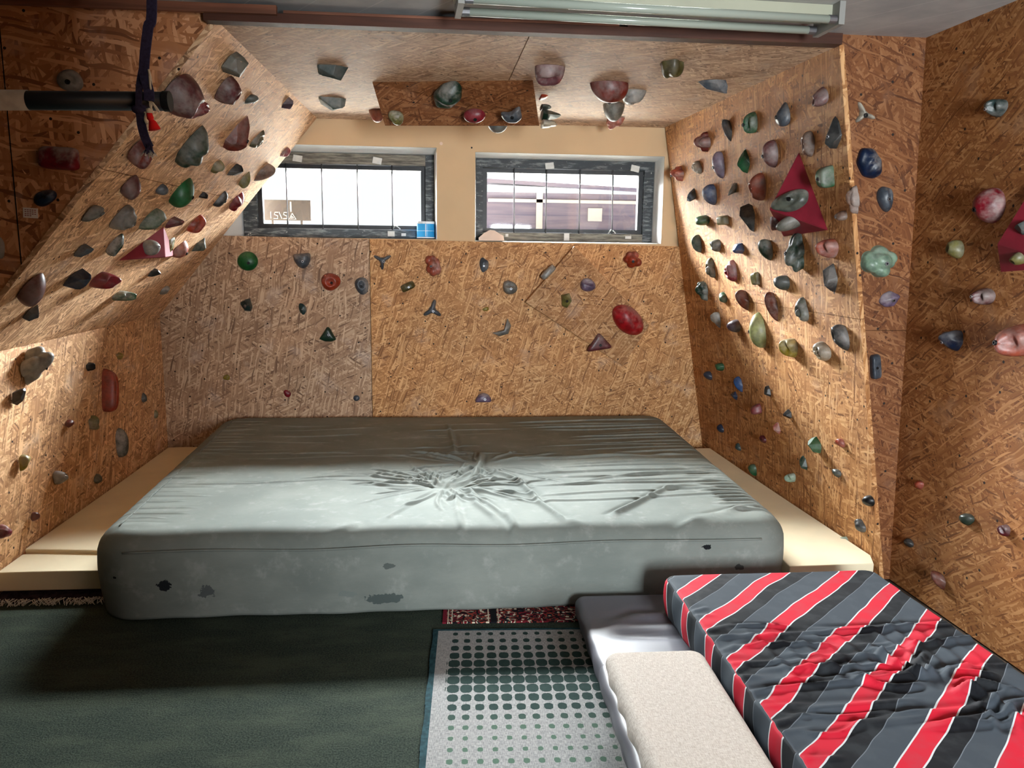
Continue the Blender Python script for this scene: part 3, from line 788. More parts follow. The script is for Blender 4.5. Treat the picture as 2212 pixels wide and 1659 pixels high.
# ---- bare foam blocks beside it
def foam(name, corners, z0, z1, label, wob=0.0):
    bm = bmesh.new()
    a = [bm.verts.new((x, y, z0)) for x, y in corners]; b = [bm.verts.new((x, y, z1)) for x, y in corners]
    bm.faces.new(a[::-1]); bm.faces.new(b)
    n_ = len(corners)
    for i in range(n_): bm.faces.new((a[i], a[(i + 1) % n_], b[(i + 1) % n_], b[i]))
    bmesh.ops.subdivide_edges(bm, edges=bm.edges[:], cuts=14, use_grid_fill=True)
    for v in bm.verts:
        v.co.z += wob * math.sin(v.co.x * 7 + 1) * math.cos(v.co.y * 2.2) * (v.co.z > z0 + .01)
        v.co.y += wob * .8 * math.sin(v.co.x * 6)
    o = bm_obj(name, bm, M['foam'], bevel=.004, segs=2, angle=60)
    return tag(o, label, 'foam slab', 'bare foam slabs round the crash mat')
foam('foam_slab', [(xl(3.66) + .004, 3.60), (-1.46, 3.56), (-1.53, 5.46), (xl(5.46) + .004, 5.46)], 0.004, 0.125, 'long yellow foam slab between the low left wall and the crash mat', .006)
foam('foam_slab', [(xl(3.38) + .004, 3.375), (-1.425, 3.375), (-1.425, 3.585), (xl(3.58) + .004, 3.585)], 0.022, 0.108, 'short front foam block left of the crash mat, above the fringed rug', .002)
foam('foam_slab', [(1.56, 3.2), (xr(3.2, .13) - .05, 3.2), (xr(3.3, .13) - .006, 3.3), (xr(5.3, .13) - .006, 5.3), (1.66, 5.3)], 0.002, 0.12, 'yellow foam strip between the crash mat and the right panel', .003)

# ---- carpets and rugs
cpts = [(-2.98, -1.98), (xk(-1.98, 0) - .03, -1.98), (xk(YN, 0) - .03, YN - .01), (xr(YN, 0) - .012, YN - .01), (xr(5.4, 0) - .012, 5.44), (xl(5.4) + .01, 5.44), (xl(3.3) + .012, YF - .005), (-2.98, YF - .005)]
cp_o = board('carpet', [(x, y, 0.0) for x, y in cpts], (0, 0, 1), .008, M['carpet'], kind=None)
tag(cp_o, 'dark green short-pile carpet covering the whole floor', 'carpet')
o = empty('fringed_rug', (-1.63, 3.40, 0)); inv = Matrix.Translation(-o.location)
def rput(p): p.parent = o; p.matrix_parent_inverse = inv; return p
bm = bmesh.new()
N = 26
for i in range(N):
    x0, x1 = -1.88 + .47 * i / N, -1.88 + .47 * (i + 1) / N
    z0, z1 = .016 + .005 * math.sin(i * .9), .016 + .005 * math.sin((i + 1) * .9)
    vs = [bm.verts.new(p) for p in ((x0, 3.30, z0 - .006), (x1, 3.30, z1 - .006), (x1, 3.36, z1), (x0, 3.36, z0), (x1, 3.62, .019), (x0, 3.62, .019))]
    bm.faces.new((vs[0], vs[1], vs[2], vs[3])); bm.faces.new((vs[3], vs[2], vs[4], vs[5]))
bmesh.ops.remove_doubles(bm, verts=bm.verts, dist=1e-4)
bmesh.ops.solidify(bm, geom=bm.faces[:], thickness=.008)
M['dark_rug'] = plain('dark_rug_back', '#2a2026', 0.95, 0.1, vary=.5, vscale=40)
rput(bm_obj('rug_body', bm, M['dark_rug'], smooth=True))
bm = bmesh.new(); rf = random.Random(3)
for i in range(95):
    x = -1.875 + .455 * i / 95 + rf.uniform(-.004, .004); y = 3.298; l = rf.uniform(.025, .055); a = rf.uniform(-1.3, 1.3)
    z = rf.uniform(.008, .016)
    add_tube(bm, [(x, y + .006, z + .004), (x + l * .5 * math.sin(a), y - l * .4, z + rf.uniform(0, .006)), (x + l * math.sin(a), y - l * .75 * math.cos(a * .5), .004)], .0018, 5)
fo = rput(bm_obj('fringe', bm, M['fringe'], smooth=True)); fo['kind'] = 'stuff'
bm = bmesh.new()
for i in range(50):
    x = -1.875 + .44 * i / 50; y = 3.362; a = rf.uniform(-1.4, 1.4); l = rf.uniform(.02, .05)
    add_tube(bm, [(x, y, .026), (x + l * math.sin(a) * .6, y - .008, .023), (x + l * math.sin(a), y - .018, .019)], .0016, 5)
fo = rput(bm_obj('loose_threads', bm, M['dark_rug'], smooth=True)); fo['kind'] = 'stuff'
tag(o, 'dark rug end with white fringe under the front foam block', 'rug')

pr = atZ(957, 1329, .004); 
rug = box('persian_rug', (0, -.075, 0), (1.5, .35, .006), M['persian']); rug.location = (pr[0], pr[1] + .006, 0.0005); rug.rotation_euler = (0, 0, rad(-2.2))
tag(rug, 'patterned red persian rug peeping out below the crash mat front', 'rug')
d0 = atZ(947, 1364, .004)
dr = empty('dotted_rug', (d0[0], d0[1], 0.0005), rad(-2.6))
me_o = box('rug_field', (0, -1.6, 0), (1.3, 0.0, .006), M['dot_rug'], dr)
# wavy bound edges
bm = bmesh.new()
for i in range(40):
    ya, yb_ = .012 - 1.62 * i / 40, .012 - 1.62 * (i + 1) / 40
    add_box(bm, (-.021 + .002 * math.sin(i), yb_, 0), (.0, ya, .0065))
bmesh.ops.remove_doubles(bm, verts=bm.verts, dist=1e-4)
bm_obj('side_binding', bm, M['rug_edge'], dr)
bm = bmesh.new(); add_box(bm, (-.02, 0, 0), (1.3, .013, .0068)); bm_obj('end_binding', bm, M['rug_edge'], dr)
tag(dr, 'pale grey flat-woven rug with rows of dark green dots', 'rug')

# ---- the three smaller mattresses on the right
rgs = random.Random(11)
def satin_top(x, y):
    z = ridge_field(x, y, [([(-.58, -.05), (-.40, .015), (-.15, .02), (.1, -.02), (.3, -.06)], .02, .03), ([(-.3, .06), (-.18, .12), (-.12, .2)], .008, .015), ([(-.58, -.10), (-.3, -.13), (0, -.14)], -.012, .03)])
    return z + .004 * np.sin(6 * x + 2) * np.cos(8 * y)
g0 = atZ(1236, 1300, .08)
gm = new_obj('grey_mattress', pad_mesh('grey_mattress', .61, .97, .085, .04, .022, 70, 110, lambda x, y: satin_top(x, y - .735), lambda x, y, z: .006 * np.sin(z / .085 * PI) + .002 * np.sin(40 * x + 40 * y), None, 6), M['satin'])
gm.location = (.545 + .61, 2.05, 0.0075); gm.rotation_euler = (0, 0, rad(-1.0))
tag(gm, 'thin mattress in shiny grey cover at the foot of the crash mat', 'mattress')
# beige mattress on a grey-sided base
bt = empty('beige_mattress', (.765, 1.50, 0), rad(0)); 
HXb, HYb = .172, .98
lower = new_obj('base_cover', pad_mesh('base_cover', HXb, HYb, .07, .04, .025, 20, 60, None, lambda x, y, z: .005 * np.sin(z / .07 * PI) + .003 * np.sin(30 * y + 25 * z), None, 6), M['satin'], bt)
lower.location = (-.006, 0, 0.106); lower['label'] = 'shiny grey side cover'
topp = new_obj('woven_top', pad_mesh('woven_top', HXb - .006, HYb - .01, .055, .05, .035, 40, 120, lambda x, y: .003 * np.sin(5 * y) * np.cos(4 * x), lambda x, y, z: .005 * np.sin(38 * y + 1.5 * np.sin(9 * y)) * np.clip(1 - z / .04, 0, 1), None, 6), M['weave'], bt)
topp.location = (0, 0, .165); topp['label'] = 'beige woven top'
bt.location = (.682, 1.375, 0); bt.rotation_euler = (0, 0, rad(-.8))
tag(bt, 'narrow beige woven mattress with grey sides beside the striped one', 'mattress')

# striped mattress
rs = random.Random(21); sr = []
HXs, HYs, HS = .435, .98, .135
for k in range(34):
    y = rs.uniform(-.1, .62); x = rs.uniform(-.35, .35); l = rs.uniform(.1, .35)
    sr.append((smooth_path([(x - l, y + rs.uniform(-.03, .03)), (x, y + rs.uniform(-.03, .03)), (x + l, y + rs.uniform(-.05, .04))], 4), rs.uniform(.004, .012), rs.uniform(.008, .016)))
for k in range(16):
    a = rs.uniform(0, 2 * PI); c = np.array((.14, .14)); l = rs.uniform(.12, .3)
    sr.append((smooth_path([c + .03 * np.array((math.cos(a), math.sin(a))), c + l * .5 * np.array((math.cos(a + .3), math.sin(a + .3))), c + l * np.array((math.cos(a), math.sin(a)))], 4), rs.uniform(.008, .018), rs.uniform(.010, .016)))
for k in range(26):
    y = -.95 + k * .065; sr.append(([(-.5, y), (-.42, y + rs.uniform(-.02, .03)), (-.42 + rs.uniform(.03, .12), y + .02)], rs.uniform(.003, .007), .011))
for k in range(10):
    x = -.3 + k * .07; sr.append(([(x, .5 + rs.uniform(-.1, .1)), (x + .03, .3), (x + .02, .15)], rs.uniform(.003, .008), .014))
sm = new_obj('striped_mattress', pad_mesh('striped_mattress', HXs, HYs, HS, .045, .014, 130, 240, lambda x, y: ridge_field(x, y, sr) + .006 * np.sin(4 * x) * np.cos(3 * y), lambda x, y, z: .008 * np.sin(z / HS * PI) + .002 * np.sin(45 * y + 20 * z), None, 10), M['stripe'])
uvd = sm.data.uv_layers[0].data
ed = -(HXs - .014) - .012
for q_ in uvd:                                 # the side panel is sewn on with its stripes stepping along the seam
    if q_.uv.x < ed: q_.uv = (ed + .25 * (q_.uv.x - ed), q_.uv.y + .08)
sm.location = (1.335, 1.875, .112); sm.rotation_euler = (0, 0, rad(1.6))
tag(sm, 'mattress in red, black and grey diagonally striped cover beside the right wall', 'mattress')
# ------------------------------------------------------------------ ceiling lamp
L0, L1 = atZ(996, 15, 2.345), atZ(1762, 57, 2.345)
ax = (L1 - L0); ln = np.linalg.norm(ax); la = math.atan2(ax[1], ax[0])
lamp = empty('fluorescent_lamp', (L0[0], L0[1], ZC), la)
bm = bmesh.new(); add_box(bm, (-.03, -.115, -.045), (ln + .03, -.03, -.001)); bm_obj('housing', bm, M['enamel'], lamp, bevel=.006)
bm = bmesh.new(); add_box(bm, (-.02, -.098, -.052), (ln + .02, -.088, -.044)); bm_obj('trim_strip', bm, M['cap'], lamp)
for k, yy in enumerate((0.0, -.145)):
    bm = bmesh.new(); add_tube(bm, [(.02, yy, -.06), (ln - .02, yy, -.06)], .0145, 16); tb_ = bm_obj('tube', bm, M['tube'], lamp, smooth=True)
    for xx in (0, ln):
        s = 1 if xx == 0 else -1
        bm = bmesh.new(); add_tube(bm, [(xx + s * .002, yy, -.06), (xx + s * .03, yy, -.06)], .0155, 16); bm_obj('tube_cap', bm, M['steel'], tb_)['label'] = 'metal end cap'
for xx in (-.022, ln):
    bm = bmesh.new(); add_box(bm, (xx, -.165, -.08), (xx + .022, .018, -.001)); bm_obj('lamp_holder', bm, M['cap'], lamp, bevel=.004)
tag(lamp, 'old fluorescent tube lamp, switched off, fixed to the concrete ceiling', 'lamp')

# ------------------------------------------------------------------ hanging bar and its ropes
YP = 1.9
b0 = atY(-420, 214, YP); b1 = atY(366, 219, YP); R_ = .0205
bar = empty('hanging_bar', tuple(atY(310, 218, YP))); inv = Matrix.Translation(-bar.location)
def bp(o): o.parent = bar; o.matrix_parent_inverse = inv; return o
bp(tube('bar', [b0, b1], R_, M['black_pipe'], segs=28))
tp = atY(62, 216.5, YP)
bm = bmesh.new(); add_tube(bm, [b0, tp], R_ + .0012, 28); bp(bm_obj('grip_tape', bm, M['tape'], smooth=True))
bm = bmesh.new(); dv = (b1 - b0) / np.linalg.norm(b1 - b0)
add_tube(bm, [b1 - dv * .012, b1 + dv * .002], R_ + .0015, 28); bp(bm_obj('end_cap', bm, M['bolt_dark'], smooth=False, bevel=.001))
tag(bar, 'black pull-up bar with grey grip tape hanging by a webbing strap', 'bar')
def ribbon(name, pts, w, th, mat, parent, wdir=(1, 0, 0)):
    pts = [np.array(p, float) for p in pts]; bm = bmesh.new(); rows = []
    for i, p in enumerate(pts):
        d = pts[min(i + 1, len(pts) - 1)] - pts[max(i - 1, 0)]; d /= np.linalg.norm(d)
        a = np.array(wdir, float); a -= d * (a @ d); a /= np.linalg.norm(a); c = np.cross(d, a)
        rows.append([bm.verts.new(tuple(p + a * sx * w / 2 + c * sy * th / 2)) for sx, sy in ((-1, -1), (1, -1), (1, 1), (-1, 1))])
    for A, B in zip(rows, rows[1:]):
        for k in range(4): bm.faces.new((A[k], A[(k + 1) % 4], B[(k + 1) % 4], B[k]))
    bm.faces.new(rows[0][::-1]); bm.faces.new(rows[-1])
    return bm_obj(name, bm, mat, parent, smooth=False)
st = empty('webbing_strap', tuple(atY(328, 2, YP))); inv2 = Matrix.Translation(-st.location)
def sp_(o): o.parent = st; o.matrix_parent_inverse = inv2; return o
def A(px, py, dy=0.0): return atY(px, py, YP + dy)
topz = np.array((A(331, -20)[0] + .006, YP, ZC - .002))
sp_(ribbon('strap', smooth_path([topz, A(328, 0), A(320, 60), A(313, 120), A(312, 160), A(321, 195, -.026), A(322, 218, -.0285)], 5), .021, .005, M['webbing'], None))
sp_(ribbon('strap_return', smooth_path([A(311, 130, .004), A(303, 170), A(301, 190, -.022), A(300, 205, -.0285), A(300, 232, -.0285), A(303, 243, -.015)], 5), .013, .005, M['webbing'], None))
sp_(ribbon('strap_tail', smooth_path([A(296, 233, -.018), A(303, 246, -.02), A(306, 270, -.015), A(313, 296, -.01), A(323, 318, -.01)], 5), .018, .006, M['webbing'], None))
bm = bmesh.new(); kn = A(302, 236, -.02)
bmesh.ops.create_icosphere(bm, subdivisions=3, radius=.016, matrix=Matrix.Translation(V(kn)) @ Matrix.Diagonal((1.1, .8, .7, 1)))
sp_(bm_obj('knot', bm, M['webbing'], smooth=True))
for mt, nn, sd in (('webbing', 40, 1), ('fringe', 22, 2)):
    bm = bmesh.new(); rr = random.Random(sd)
    for i in range(nn):
        a0 = A(320 + rr.uniform(-4, 6), 314 + rr.uniform(-3, 4), -.01 + rr.uniform(-.006, .006))
        l = rr.uniform(8, 20) if mt == 'webbing' else rr.uniform(14, 24); ag = rr.uniform(-.8, .75)
        a1 = A(322 + l * math.sin(ag), 318 + l * math.cos(ag) * .9, -.01 + rr.uniform(-.012, .012))
        add_tube(bm, [a0, (a0 + a1) / 2, a1] if mt == 'webbing' else [(a0 + a1) / 2, a1, a1 + (a1 - a0) * .12], .0012, 5)
    fr_ = sp_(bm_obj('frayed_end' if mt == 'webbing' else 'white_core', bm, M[mt], smooth=True)); fr_['kind'] = 'stuff'
tag(st, 'purple-blue webbing strap with frayed white end looped round the bar', 'strap')
cd = empty('cord', tuple(A(325, 200, -.024))); inv3 = Matrix.Translation(-cd.location)
def cp(o): o.parent = cd; o.matrix_parent_inverse = inv3; return o
f_ = -.0245
for pts in ([(321, 150, -.004), (326, 172, -.006), (327, 192, f_ + .002), (322, 212, f_), (327, 224, f_), (324, 243, f_), (326, 238, f_)],
            [(321, 150, -.004), (323, 165, -.004), (325, 188, f_), (330, 205, f_), (321, 216, f_), (331, 224, f_), (340, 240, f_)],
            [(325, 224, f_), (334, 228, f_), (344, 242, f_)], [(318, 236, f_), (312, 240, f_), (316, 244, f_), (325, 238, f_)], [(326, 205, f_), (324, 225, f_), (330, 243, f_)],
            [(316, 244, f_), (313, 258, f_), (318, 268, f_)]):
    cp(tube('strand', smooth_path([A(*p) for p in pts], 5), .0024, M['cord'], segs=7))
bm = bmesh.new()
bmesh.ops.create_icosphere(bm, subdivisions=2, radius=.007, matrix=Matrix.Translation(V(A(322, 240, f_ - .001)))); cp(bm_obj('knot', bm, M['cord'], smooth=True))
bm = bmesh.new()
add_tube(bm, [A(322, 243, f_), A(325, 256, f_), A(326, 259, f_), A(329, 264, f_), A(334, 280, f_)], [.0055, .0075, .005, .008, .013], 14)
cp(bm_obj('tassel', bm, M['tassel'], smooth=True))
tag(cd, 'cream knotted cord with a bright red tassel tied to the bar end', 'cord')

# paper tag on the dark board
t0 = atY(66, 460, YF - .0015)
pt = empty('paper_tag', tuple(t0), 0)
bm = bmesh.new(); add_box(bm, (-.027, -.0012, -.019), (.027, .001, .019)); pp = bm_obj('sheet', bm, M['paper'], pt)
bm = bmesh.new()
for k, zz in enumerate((.011, .004, -.004, -.011)):
    for q in range(5 - (k == 3) * 2):
        xx = -.021 + q * .0088; add_box(bm, (xx, -.0016, zz - .0014), (xx + .0062, -.001, zz + .0014))
bm_obj('printed_rows', bm, M['ink'], pt)
pt.rotation_euler = (0, rad(3), 0)
tag(pt, 'small white paper tag stuck on the dark board', 'tag')
# ------------------------------------------------------------------ climbing holds
PAL = dict(char='#4b4d4e', slate='#67707a', greyg='#7d8176', grey='#8f8e88', lgrey='#b4b2ac', dteal='#31504f', dgreen='#1f4d3a', green='#2a7548',
           bgreen='#0f7f45', pgreen='#a9c6ae', olive='#6d663c', yolive='#98935a', yellow='#b9a436', maroon='#74202f', crimson='#a31a38', red='#c2202f',
           mauve='#84494f', pink='#bd7f7c', salmon='#c9705a', orange='#c2522e', brown='#84452f', brownred='#92392b', tan='#9a7866', beige='#bfb098',
           navy='#1f3a5c', blue='#2a5c94', purple='#5c4258', lilac='#93809a', black='#1b1c20', cream='#d6cfbc', ltgreen='#bcc288')
SEG = 44
TH = np.linspace(0, 2 * PI, SEG, endpoint=False)
def superell(n, asp=1.0): return (np.abs(np.cos(TH)) ** n + np.abs(np.sin(TH)) ** n) ** (-1 / n)
def poly_out(pts, soft=1):
    pts = np.array(pts, float); R = np.zeros(SEG)
    for i, a in enumerate(TH):
        d = np.array((math.cos(a), math.sin(a))); best = .05
        for p, q in zip(pts, np.roll(pts, -1, 0)):
            e = q - p; den = d[0] * e[1] - d[1] * e[0]
            if abs(den) < 1e-9: continue
            tt = (p[0] * e[1] - p[1] * e[0]) / den; ss = (p[0] * d[1] - p[1] * d[0]) / den
            if tt > 0 and -1e-6 <= ss <= 1 + 1e-6: best = max(best, tt)
        R[i] = best
    for _ in range(soft): R = .25 * np.roll(R, 1) + .5 * R + .25 * np.roll(R, -1)
    return R
def arms(list_, base=.34, w=.42):
    R = np.full(SEG, base)
    for a, l in list_:
        dth = np.abs((TH - rad(a) + PI) % (2 * PI) - PI); R = np.maximum(R, base + (l - base) * np.exp(-(dth / w) ** 2 * 1.6))
    return R
def unit_hold(kind, seed):
    """Unit hold: outline about 1 wide in x/y, height 0..1; returns (verts, faces, height/width ratio, flat)."""
    r = random.Random(seed); nz = [(r.uniform(.8, 2.6), r.uniform(.8, 2.6), r.uniform(1, 3), r.uniform(0, 6.28)) for _ in range(5)]
    def noise(x, y, z, f=1.0): return sum(np.sin(f * (a * x + b * y + c * z) * 1.6 + p) for a, b, c, p in nz) / 5
    R = superell(2) ; pa, pb = 2.0, 2.0; na = .08; kp = .62; flat = False; M_ = 13; apex = (r.uniform(-.12, .12), r.uniform(-.1, .1))
    feat = None
    if kind == 'dome': na = .03
    elif kind == 'sloper': R = 1 + .10 * np.cos(TH + .3) + .05 * np.cos(2 * TH + 1); pa, pb = 2.2, 1.9; kp = .72; na = .05
    elif kind == 'pebble': R = 1 + .07 * np.cos(3 * TH + seed) + .06 * np.cos(2 * TH + 2 * seed); na = .12; kp = .55
    elif kind == 'rock':
        k = r.choice((5, 6, 7)); an = sorted([i * 2 * PI / k + r.uniform(-.38, .38) for i in range(k)])
        R = poly_out([(r.uniform(.78, 1.12) * math.cos(a), r.uniform(.78, 1.12) * math.sin(a)) for a in an], 0); flat = True; kp = .8; na = .03
        pl = [(r.uniform(-.9, .9), r.uniform(-.9, .9), r.uniform(.75, 1.15)) for _ in range(5)]
        feat = lambda x, y, h, rho: np.minimum(np.min([c - a * x - b * y for a, b, c in pl], axis=0), np.clip((1 - rho) * 3.2, 0, 1) * 1.05).clip(0)
    elif kind == 'bowl':
        R = 1 + .08 * np.cos(TH - .6) + .05 * np.cos(3 * TH + seed); kp = .68; na = .04
        ox, oy = r.uniform(-.05, .2), r.uniform(-.25, .05)
        def feat(x, y, h, rho):
            q = np.hypot(x - ox, y - oy); return h - .42 * np.exp(-(q / .36) ** 2) + .10 * np.exp(-((q - .55) / .13) ** 2) * (1 - rho ** 4)
    elif kind == 'jug':
        R = 1 + .06 * np.cos(2 * TH + seed) + .05 * np.cos(3 * TH); pa = 2.6; kp = .85; na = .07
        def feat(x, y, h, rho): return h - .45 * np.exp(-((x - .05) / .6) ** 2 - ((y - .36) / .30) ** 2) + .12 * np.exp(-((y - .02) / .2) ** 2) * (1 - rho ** 3)
    elif kind == 'swirl':
        R = 1 + .08 * np.cos(3 * TH + seed) + .07 * np.cos(2 * TH + 1.3 * seed); kp = .62; na = .10
        f0, f1 = r.uniform(4.5, 7), r.uniform(0, 6)
        def feat(x, y, h, rho): 
            q = np.hypot(x, y); a = np.arctan2(y, x); return h * (1 - .28 * (np.sin(f0 * q * 1.5 + a + f1) > 0) * np.abs(np.sin(f0 * q * 1.5 + a + f1)) * (1 - rho ** 5))
    elif kind == 'leaf': R = poly_out([(-1, 0), (-.55, .62), (.15, .78), (1, .05), (.25, -.72), (-.5, -.6)], 2); kp = .62; na = .05; feat = lambda x, y, h, rho: h * (.72 + .28 * np.exp(-((y - .1) / .22) ** 2))
    elif kind == 'ridge': R = poly_out([(-1, -.1), (-.6, .7), (.2, .85), (.95, .5), (1, -.1), (.5, -.75), (-.4, -.8)], 2); kp = .7; na = .07; feat = lambda x, y, h, rho: h * (1 - .16 * (.5 + .5 * np.sin(9 * x + 4 * y)) * (1 - rho ** 6))
    elif kind == 'lump': R = 1 + .12 * np.cos(3 * TH + seed) + .07 * np.cos(5 * TH); na = .2; kp = .75
    elif kind == 'cyl': R = superell(4.5) * .86; R = R / R.max(); pa, pb = 3.0, 2.0; kp = .7; na = .03
    elif kind in ('block', 'square'): R = superell(6); R = R / R.max() * 1.1; pa, pb = 7.0, 2.6; kp = .75 if kind == 'block' else .95; na = .05; feat = (lambda x, y, h, rho: h * (.85 - .25 * y)) if kind == 'block' else (lambda x, y, h, rho: h * (1 - .25 * x * x))
    elif kind == 'saddle': R = 1 + .16 * np.cos(2 * TH) ; kp = .95; na = .04; feat = lambda x, y, h, rho: h * (.6 + .4 * np.abs(x + .1))
    elif kind == 'longjug': R = superell(3.6); R /= R.max(); pa, pb = 4, 2.4; kp = .8; na = .03; feat = lambda x, y, h, rho: h - .4 * np.exp(-(x / .62) ** 4 - ((y + .05) / .26) ** 2)
    elif kind == 'half': R = poly_out([(-1, -.55), (-.9, .1), (-.55, .62), (0, .82), (.55, .62), (.9, .1), (1, -.55)], 1); pa = 3; kp = .6; na = .04
    elif kind == 'half2': R = poly_out([(-1, .5), (1, .5), (.85, -.15), (.5, -.65), (0, -.85), (-.5, -.65), (-.85, -.15)], 1); pa = 3; kp = .75; na = .04
    elif kind == 'fan': R = poly_out([(.05, 1), (.3, .75), (1, -.72), (.5, -.98), (-.35, -.95), (-1, -.62), (-.1, .85)], 0); pa = 4; kp = .5; na = .02
    elif kind == 'star': R = arms([(152, 1.12), (28, 1.15), (268, 1.05)], .36, .4); pa = 2.4; kp = .5; na = .02
    elif kind == 'bat': R = arms([(75, 1.25), (212, 1.2), (325, 1.2)], .42, .46); pa = 2.4; kp = .5; na = .02
    elif kind == 'horn': R = poly_out([(-.95, .35), (-.5, .1), (.2, .28), (.9, 1), (1, -.5), (.45, -.95), (-.5, -.85), (-.9, -.3)], 1); pa = 3; kp = .6; na = .03
    elif kind == 'horn2': R = poly_out([(-1, .75), (-.75, -.1), (0, -.6), (.7, -.2), (1, .8), (.6, .25), (0, .02), (-.55, .3)], 0); pa = 2.6; kp = .4; na = .02
    elif kind == 'trih': R = poly_out([(-1, -.75), (1, -.6), (.05, 1.0)], 1); pa = 5; kp = .3; na = .02; flat = True
    if kind == 'cluster':
        k = r.randint(5, 7); cs = []
        for i in range(k):
            a = i * 2 * PI / (k - 1) + r.uniform(-.3, .3); q = 0 if i == k - 1 else r.uniform(.42, .6)
            cs.append((q * math.cos(a), q * math.sin(a), r.uniform(.34, .5) if q else .5, r.uniform(.05, .22) + (.25 if not q else 0)))
        R = np.array([max([.3] + [cx * math.cos(a) + cy * math.sin(a) + math.sqrt(max(cr * cr - (cx * math.sin(a) - cy * math.cos(a)) ** 2, 0)) for cx, cy, cr, cz in cs if cr > abs(cx * math.sin(a) - cy * math.cos(a))]) for a in TH])
        kp = .85; na = .03; M_ = 17
        def feat(x, y, h, rho):
            out = .18 * np.sqrt(np.clip(1 - rho ** 4, 0, 1))
            for cx, cy, cr, cz in cs:
                q = cr * cr - (x - cx) ** 2 - (y - cy) ** 2; out = np.maximum(out, np.where(q > 0, cz + np.sqrt(np.clip(q, 0, None)), 0) * np.clip((1 - rho) * 14, 0, 1))
            return out
    rho = np.linspace(0, 1, M_ + 1)[1:]
    rho = np.sin(rho * PI / 2) if not flat else rho
    verts = [np.array([[0., 0, 0]])]; rh = [np.array([0.])]
    for q in rho:
        verts.append(np.stack([q * R * np.cos(TH), q * R * np.sin(TH), np.zeros(SEG)], 1)); rh.append(np.full(SEG, q))
    P = np.concatenate(verts); rh = np.concatenate(rh)
    h = np.clip(1 - rh ** pa, 0, 1) ** (1 / pb)
    x, y = P[:, 0].copy(), P[:, 1].copy()
    if feat is not None: h = feat(x, y, h, rh)
    nn = noise(x, y, h) * na
    h = h * (1 + nn * 1.3); s = 1 + nn * .6
    x = x * s + apex[0] * h * .6; y = y * s + apex[1] * h * .6
    h = h / max(h.max(), 1e-6)
    P = np.stack([x, y, np.maximum(h, 0)], 1)
    faces = [(0, 1 + k, 1 + (k + 1) % SEG) for k in range(SEG)]
    for i in range(M_ - 1):
        a, b = 1 + i * SEG, 1 + (i + 1) * SEG
        faces += [(a + k, b + k, b + (k + 1) % SEG, a + (k + 1) % SEG) for k in range(SEG)]
    # a skirt so the hold beds on the board
    base = len(P); last = 1 + (M_ - 1) * SEG
    sk = P[last:last + SEG].copy(); sk[:, 2] = -.03; P[last:last + SEG, 2] = np.maximum(P[last:last + SEG, 2], .02)
    P = np.concatenate([P, sk])
    faces += [(last + k, base + k, base + (k + 1) % SEG, last + (k + 1) % SEG) for k in range(SEG)]
    faces.append(tuple(base + k for k in range(SEG - 1, -1, -1)))
    return P, faces, kp, flat

nV = None
def plane(n, p):
    n = np.array(V(n).normalized()); return (n, float(n @ np.array(p, float)))
PL = {'D': plane((0, -1, 0), (0, YF, 0)), 'L': plane(nL, onL(4, .5)), 'W': plane((1, 0, 0), (xl(4.4), 0, 0)), 'C': plane((0, 0, -1), (0, 0, ZT)),
      'R': plane(nR, onR(4, 1)), 'F': plane((0, -1, 0), (0, YN, 0)), 'K': plane(nK, (xk(2, 1), 2, 1)), 'B': plane((0, -1, 0), (0, YB - .02, 0))}
def on(key, px, py, off=0.0):
    n, d = PL[key]; return hit(px, py, n, d + off)

# ---- wooden volumes the holds are screwed to
def solid(name, verts, faces, mat, uv=True, bevel=0.0, parent=None):
    bm = bmesh.new(); vs = [bm.verts.new(tuple(v)) for v in verts]
    for f in faces: bm.faces.new([vs[i] for i in f])
    bmesh.ops.recalc_face_normals(bm, faces=bm.faces)
    if bevel: bmesh.ops.bevel(bm, geom=bm.edges[:], offset=bevel, segments=1, affect='EDGES')
    uvl = bm.loops.layers.uv.new('UVMap')
    for f in bm.faces:
        n = f.normal; u = n.cross(V((.2, .3, .9))).normalized(); v = n.cross(u)
        for lp in f.loops: lp[uvl].uv = (lp.vert.co.dot(u), lp.vert.co.dot(v))
    me = bpy.data.meshes.new(name); bm.to_mesh(me); bm.free()
    return new_obj(name, me, mat, parent)
def facing(a, b, c):
    a, b, c = map(np.array, (a, b, c)); n = np.cross(b - a, c - a); n = n / np.linalg.norm(n)
    if n @ (EYE - a) < 0: n = -n
    return (n, float(n @ a))
e = -.001
b1_, b2_, b3_ = on('L', 353, 486, e), on('L', 381, 552, e), on('L', 254, 563, e); a1 = on('L', 358, 556, .10)
v1 = solid('climbing_volume', [b1_, b2_, b3_, a1], [(0, 1, 2), (0, 1, 3), (1, 2, 3), (2, 0, 3)], M['red_paint'], bevel=.003)
tag(v1, 'small dark red triangular volume on the left overhang', 'climbing volume', 'red painted climbing volumes')
PL['1'] = facing(b1_, b3_, a1)
b1_, b2_, b3_ = on('R', 1726, 326, e), on('R', 1790, 498, e), on('R', 1692, 512, e); a2 = on('R', 1661, 452, .155)
v2 = solid('climbing_volume', [b1_, b2_, b3_, a2], [(0, 1, 2), (0, 1, 3), (1, 2, 3), (2, 0, 3)], M['red_paint'], bevel=.004)
tag(v2, 'big dark red pyramid volume on the right panel', 'climbing volume', 'red painted climbing volumes')
PL['2'] = facing(b1_, b2_, a2); PL['3'] = facing(b2_, b3_, a2)
b1_, b2_, b3_ = on('K', 2262, 350, e), on('K', 2330, 577, e), on('K', 2161, 589, e); a3 = on('K', 2153, 527, .06)
v3 = solid('climbing_volume', [b1_, b2_, b3_, a3], [(0, 1, 2), (0, 1, 3), (1, 2, 3), (2, 0, 3)], M['red_paint'], bevel=.003)
